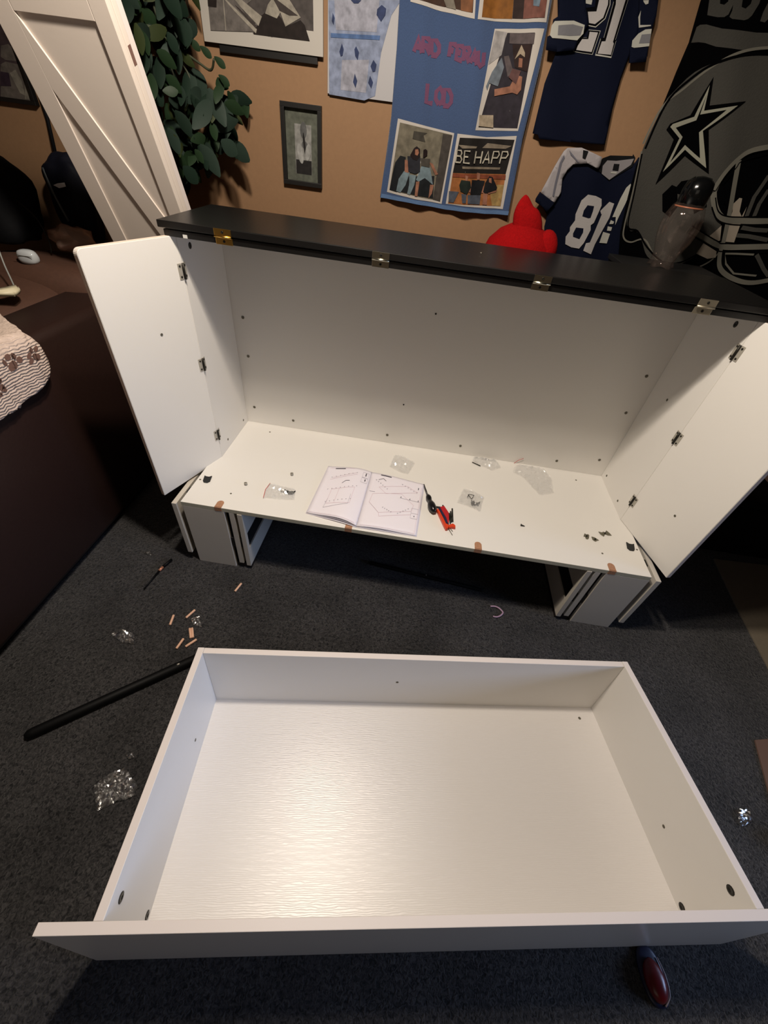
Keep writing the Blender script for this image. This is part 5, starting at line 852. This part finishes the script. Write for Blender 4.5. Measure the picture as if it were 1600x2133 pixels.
for nm, pts, lb in (('metal_bracket', [(1.442,-0.419,0.328),(1.449,-0.403,0.328),(1.455,-0.407,0.328),(1.462,-0.404,0.328),(1.465,-0.41,0.328),(1.459,-0.427,0.328),(1.453,-0.432,0.328),(1.448,-0.43,0.328),(1.448,-0.42,0.328)], 'leftmost of three loose metal brackets on the white board'),
                ('metal_bracket', [(1.473,-0.414,0.328),(1.485,-0.417,0.328),(1.497,-0.428,0.328),(1.49,-0.431,0.328),(1.483,-0.437,0.328),(1.477,-0.434,0.328),(1.473,-0.429,0.328)], 'middle of three loose metal brackets, the smallest'),
                ('metal_bracket', [(1.508,-0.38,0.328),(1.52,-0.382,0.328),(1.527,-0.376,0.328),(1.533,-0.38,0.328),(1.541,-0.366,0.328),(1.55,-0.378,0.328),(1.555,-0.39,0.328),(1.541,-0.392,0.328),(1.531,-0.388,0.328),(1.522,-0.402,0.328),(1.513,-0.394,0.328)], 'rightmost and longest of three loose metal brackets')):
    cx = sum(q[0] for q in pts) / len(pts); cy = sum(q[1] for q in pts) / len(pts); t = thing(nm, lb, 'bracket', (cx, cy, ZP), 'loose metal brackets')
    bm = bmesh.new(); prism(bm, [(q[0] - cx, q[1] - cy, 0.0004) for q in pts], (0, 0, 0.0022)); link('plate', bm, mat('zinc_grey', '#7A7666', 0.4, 0.7), t)
    bm = bmesh.new(); tube(bm, [(0, 0, 0.0026), (0, 0, 0.006)], 0.003, 8); link('stud', bm, DARKM, t)

# ---------------------------------------------------------------- bits on the carpet
DOW = mat('beech_dowel', '#E2B497', 0.6, bump=0.2, scale=300)
for i, (pts, lb) in enumerate((([(0.003,-0.873,0.005),(-0.004,-0.833,0.005)], 'wooden dowel at the left of the scattered dowels'), ([(0.043,-0.836,0.005),(0.059,-0.799,0.005)], 'wooden dowel furthest back in the cluster near the drawer'),
        ([(0.096,-0.908,0.005),(0.075,-0.873,0.005)], 'left one of two dowels lying side by side'), ([(0.102,-0.905,0.005),(0.082,-0.87,0.005)], 'right one of two dowels lying side by side'),
        ([(0.067,-0.953,0.005),(0.073,-0.914,0.005)], 'wooden dowel left of the pair, near the drawer corner'), ([(0.093,-0.941,0.005),(0.117,-0.909,0.005)], 'wooden dowel closest to the drawer corner'),
        ([(0.167,-0.694,0.005),(0.177,-0.653,0.005)], 'single dowel apart from the others, nearer the cabinet leg'))):
    bm = bmesh.new(); a = Vector(pts[0]); b = Vector(pts[1]); a.z = b.z = 0.0052; d = (b - a).normalized() * 0.0015
    tube(bm, [a, a + d, b - d, b], [0.0033, 0.0042, 0.0042, 0.0033], 10); o = link('wooden_dowel', bm, DOW); tag(o, lb, 'dowel', 'wooden dowels on the carpet')
RODM = mat('rod_black', '#030304', 0.6, spec=0.2)
rod = thing('metal_rod', 'long black rod lying on the carpet left of the drawer', 'rod', (0, 0, 0))
bm = bmesh.new(); a = Vector((-0.205, -1.277, 0.011)); b = Vector((0.20, -0.937, 0.011)); a.z = b.z = 0.0145; tube(bm, [a.lerp(b, t) for t in (0, 0.015, 0.04, 0.99, 1)], [0.006, 0.0125, 0.0143, 0.0143, 0.006], 14); link('shaft', bm, RODM, rod, True)
bm = bmesh.new(); tube(bm, [a.lerp(b, 0.77) + Vector((0, 0, .0125)), a.lerp(b, 0.785) + Vector((0, 0, .0125))], 0.003, 8); link('rivet', bm, STEEL, rod)
r2 = [(0.653,-0.447,0.01),(1.146,-0.497,0.01)]; rod2 = thing('metal_rod', 'black rod lying on the carpet in the shadow below the white board', 'rod', (0, 0, 0))
bm = bmesh.new(); a = Vector((r2[0][0], r2[0][1], 0.0095)); b = Vector((r2[1][0], r2[1][1], 0.0095)); tube(bm, [a, a.lerp(b, .02), a.lerp(b, .98), b], [0.005, 0.0085, 0.0085, 0.005], 10); link('shaft', bm, RODM, rod2, True)
bm = bmesh.new(); tube(bm, [a.lerp(b, .5) + Vector((0, 0, .0085)), a.lerp(b, .508) + Vector((0, 0, .0085))], 0.002, 6); link('rivet', bm, STEEL, rod2)
r3 = [(-0.162,-0.751,0.005),(-0.152,-0.659,0.005),(-0.148,-0.639,0.005),(-0.134,-0.596,0.005)]; pen = thing('thin_stick', 'thin black stick with a copper band lying on the carpet', 'stick', (0, 0, 0))
q = [Vector((v[0], v[1], 0.0075)) for v in r3]
bm = bmesh.new(); tube(bm, [q[0], q[1]], [0.0022, 0.0038], 8); tube(bm, [q[2], q[3]], [0.0055, 0.005], 8); link('shaft', bm, RODM, pen, True)
bm = bmesh.new(); tube(bm, [q[1], q[2]], 0.0056, 8); link('band', bm, mat('copper', '#C98A6E', 0.4, 0.5), pen, True)
r4 = [(1.171,-0.567,0.004),(1.188,-0.564,0.004),(1.203,-0.568,0.004),(1.216,-0.58,0.004),(1.219,-0.59,0.004),(1.207,-0.605,0.004),(1.192,-0.613,0.004),(1.178,-0.613,0.004)]
strap = tag(link('twist_tie', tube(bmesh.new(), smooth_line([(v[0], v[1], 0.0045) for v in r4], 4), 0.0032, 8), mat('mauve_plastic', '#A98CA4', 0.5), None, True), 'mauve curved strip lying on the carpet between cabinet and drawer', 'strip')
FILMC = film('shiny_film', '#FFFFFF', 0.02, 0.9, 0.14, 0.35)
crumple('plastic_wrap', [(-0.176,-0.94,0.004),(-0.132,-0.917,0.004),(-0.093,-0.928,0.004),(-0.078,-0.962,0.004),(-0.115,-0.965,0.004)], 0.0, FILMC, 51, 'crumpled clear film on the carpet left of the dowels', 'packaging', h=0.012, step=0.007)
crumple('plastic_wrap', [(0.046,-1.354,0.004),(0.079,-1.316,0.004),(0.103,-1.307,0.004),(0.162,-1.344,0.004),(0.157,-1.366,0.004),(0.122,-1.384,0.004),(0.089,-1.408,0.004)], 0.0, FILMC, 61, 'larger crumpled clear film nearest the left side of the drawer', 'packaging', h=0.016, step=0.006)
crumple('plastic_wrap', [(0.086,-1.277,0.004),(0.099,-1.269,0.004),(0.112,-1.279,0.004),(0.099,-1.286,0.004)], 0.0, FILMC, 71, 'tiny scrap of clear film above the larger crumpled one', 'packaging', h=0.010, step=0.005)
crumple('plastic_wrap', [(-0.256,-0.579,0.004),(-0.239,-0.573,0.004),(-0.211,-0.588,0.004),(-0.241,-0.592,0.004)], 0.0, FILMC, 81, 'tiny scrap of clear film beside the thin black stick', 'packaging', h=0.008, step=0.005)
crumple('plastic_wrap', [(1.86,-1.149,0.004),(1.905,-1.139,0.004),(1.899,-1.171,0.004),(1.859,-1.188,0.004)], 0.0, FILMC, 91, 'scrap of clear film on the carpet right of the drawer', 'packaging', h=0.010, step=0.006)
crumple('plastic_wrap', [(0.061,-0.834,0.004),(0.085,-0.821,0.004),(0.112,-0.86,0.004),(0.081,-0.858,0.004)], 0.0, FILMC, 95, 'faint scrap of clear film amid the dowels', 'packaging', h=0.008, step=0.006)
GB = mat('grey_card', '#7A7060', 0.9, bump=0.3, scale=120, var=0.06)
def sheet_thing(name, pts, z, m, label, cat, th=0.005):
    bm = bmesh.new(); prism(bm, [(p[0], p[1], z) for p in pts], (0, 0, th)); return tag(link(name, bm, m), label, cat)
sheet_thing('cardboard_sheet', [(2.295, -0.075), (2.75, -0.05), (3.2, -0.10), (3.2, -0.75), (2.24, -0.66), (2.262, -0.36)], 0.0005, GB, 'grey cardboard sheet on the carpet right of the cabinet', 'cardboard')
sheet_thing('cardboard_sheet', [(2.035, -0.93), (2.10, -0.915), (2.5, -0.95), (2.5, -1.35), (1.95, -1.25)], 0.0005, mat('brown_card', '#6E5446', 0.85, bump=0.3, scale=120), 'brown cardboard corner at the right edge beside the drawer', 'cardboard')
cb = thing('cardboard_box', 'beige cardboard box in the dark right of the open door', 'box', (2.62, 0.10, 0.345))
CBM = mat('beige_card', '#9A7B6C', 0.85, bump=0.2, scale=80, var=0.05)
bm = bmesh.new(); box(bm, (-0.20, -0.10, 0.0), (0.20, 0.12, 0.12), 0.002); link('box_body', bm, CBM, cb)
bm = bmesh.new(); box(bm, (-0.198, -0.01, 0.12), (0.198, 0.03, 0.1206), 0); link('tape', bm, mat('tape', '#B79C7E', 0.35), cb)
kn = thing('caster_wheel', 'black caster wheel at the right edge beside the drawer', 'wheel', (1.985, -1.21, 0))
bm = bmesh.new(); lathe(bm, [(0.018, -0.012), (0.026, -0.010), (0.028, 0), (0.026, 0.010), (0.018, 0.012)], 20, M=Matrix.Translation((0, 0, 0.028)) @ Matrix.Rotation(1.57, 4, 'Y')); link('tyre', bm, BLACKP, kn, True)
bm = bmesh.new(); tube(bm, [(-0.015, 0, 0.028), (0.015, 0, 0.028)], 0.006, 10); link('axle', bm, STEEL, kn)
# slipper in the shadow in front of the drawer
sl = thing('slipper', 'red slipper with navy sole in the shadow below the drawer front', 'slipper', (1.49, -1.50, 0), M=Matrix.Translation((1.482, -1.520, 0)) @ Matrix.Rotation(0.12, 4, 'Z') @ Matrix.Scale(0.58, 4))
RDS = mat('red_satin', '#5E0D12', 0.3)
bm = bmesh.new(); blob(bm, (0, 0, 0.010), (0.050, 0.085, 0.012), 1, 0.03, 1, 3, power=0.8, flat=0.001); link('sole', bm, mat('navy_sole', '#0B1030', 0.4), sl, True)
bm = bmesh.new(); blob(bm, (-0.004, -0.012, 0.030), (0.040, 0.062, 0.028), 2, 0.06, 1.5, 3, flat=0.018); link('upper', bm, RDS, sl, True)
bm = bmesh.new(); tube(bm, smooth_line([(0.038, 0.05, 0.022), (0.047, 0.0, 0.024), (0.040, -0.05, 0.022), (0.01, -0.078, 0.020)]), 0.003, 6); link('piping', bm, mat('piping_silver', '#8E7F80', 0.3), sl, True)

# narrow black shelf unit hidden behind the cabinet: it carries the clear bottle
BSH = mat('shelf_black', '#0C0C0D', 0.5)
sh = thing('shelf_unit', 'narrow black shelf unit behind the cabinet carrying the clear bottle', 'shelf', (1.52, 0.15, 0))
for nm, lo, hi in (('side_board', (-0.16, -0.09, 0), (-0.145, 0.11, 1.094)), ('side_board', (0.145, -0.09, 0), (0.16, 0.11, 1.094)), ('top_board', (-0.165, -0.095, 1.0945), (0.165, 0.115, 1.1095)), ('shelf_board', (-0.144, -0.085, 0.5), (0.144, 0.105, 0.515)), ('shelf_board', (-0.144, -0.085, 0.04), (0.144, 0.105, 0.055))):
    bm = bmesh.new(); box(bm, lo, hi); link(nm, bm, BSH, sh)
# black bench added to darken the area beside the door; beige box on it
ot = thing('added_dark_bench', 'black bench added for the dark area right of the cabinet', 'bench', (2.65, 0.12, 0))
bm = bmesh.new(); box(bm, (-0.62, -0.16, 0.02), (0.75, 0.20, 0.30), 0.012); link('bench_body', bm, BLK, ot)
bm = bmesh.new(); box(bm, (-0.63, -0.17, 0.301), (0.76, 0.205, 0.345), 0.015); link('seat_pad', bm, BLK, ot, True)
for x in (-0.55, 0.68):
    for y in (-0.12, 0.16):
        bm = bmesh.new(); lathe(bm, [(0.02, 0), (0.024, 0.02)], 12, M=Matrix.Translation((x, y, 0))); link('foot', bm, BLACKP, ot)
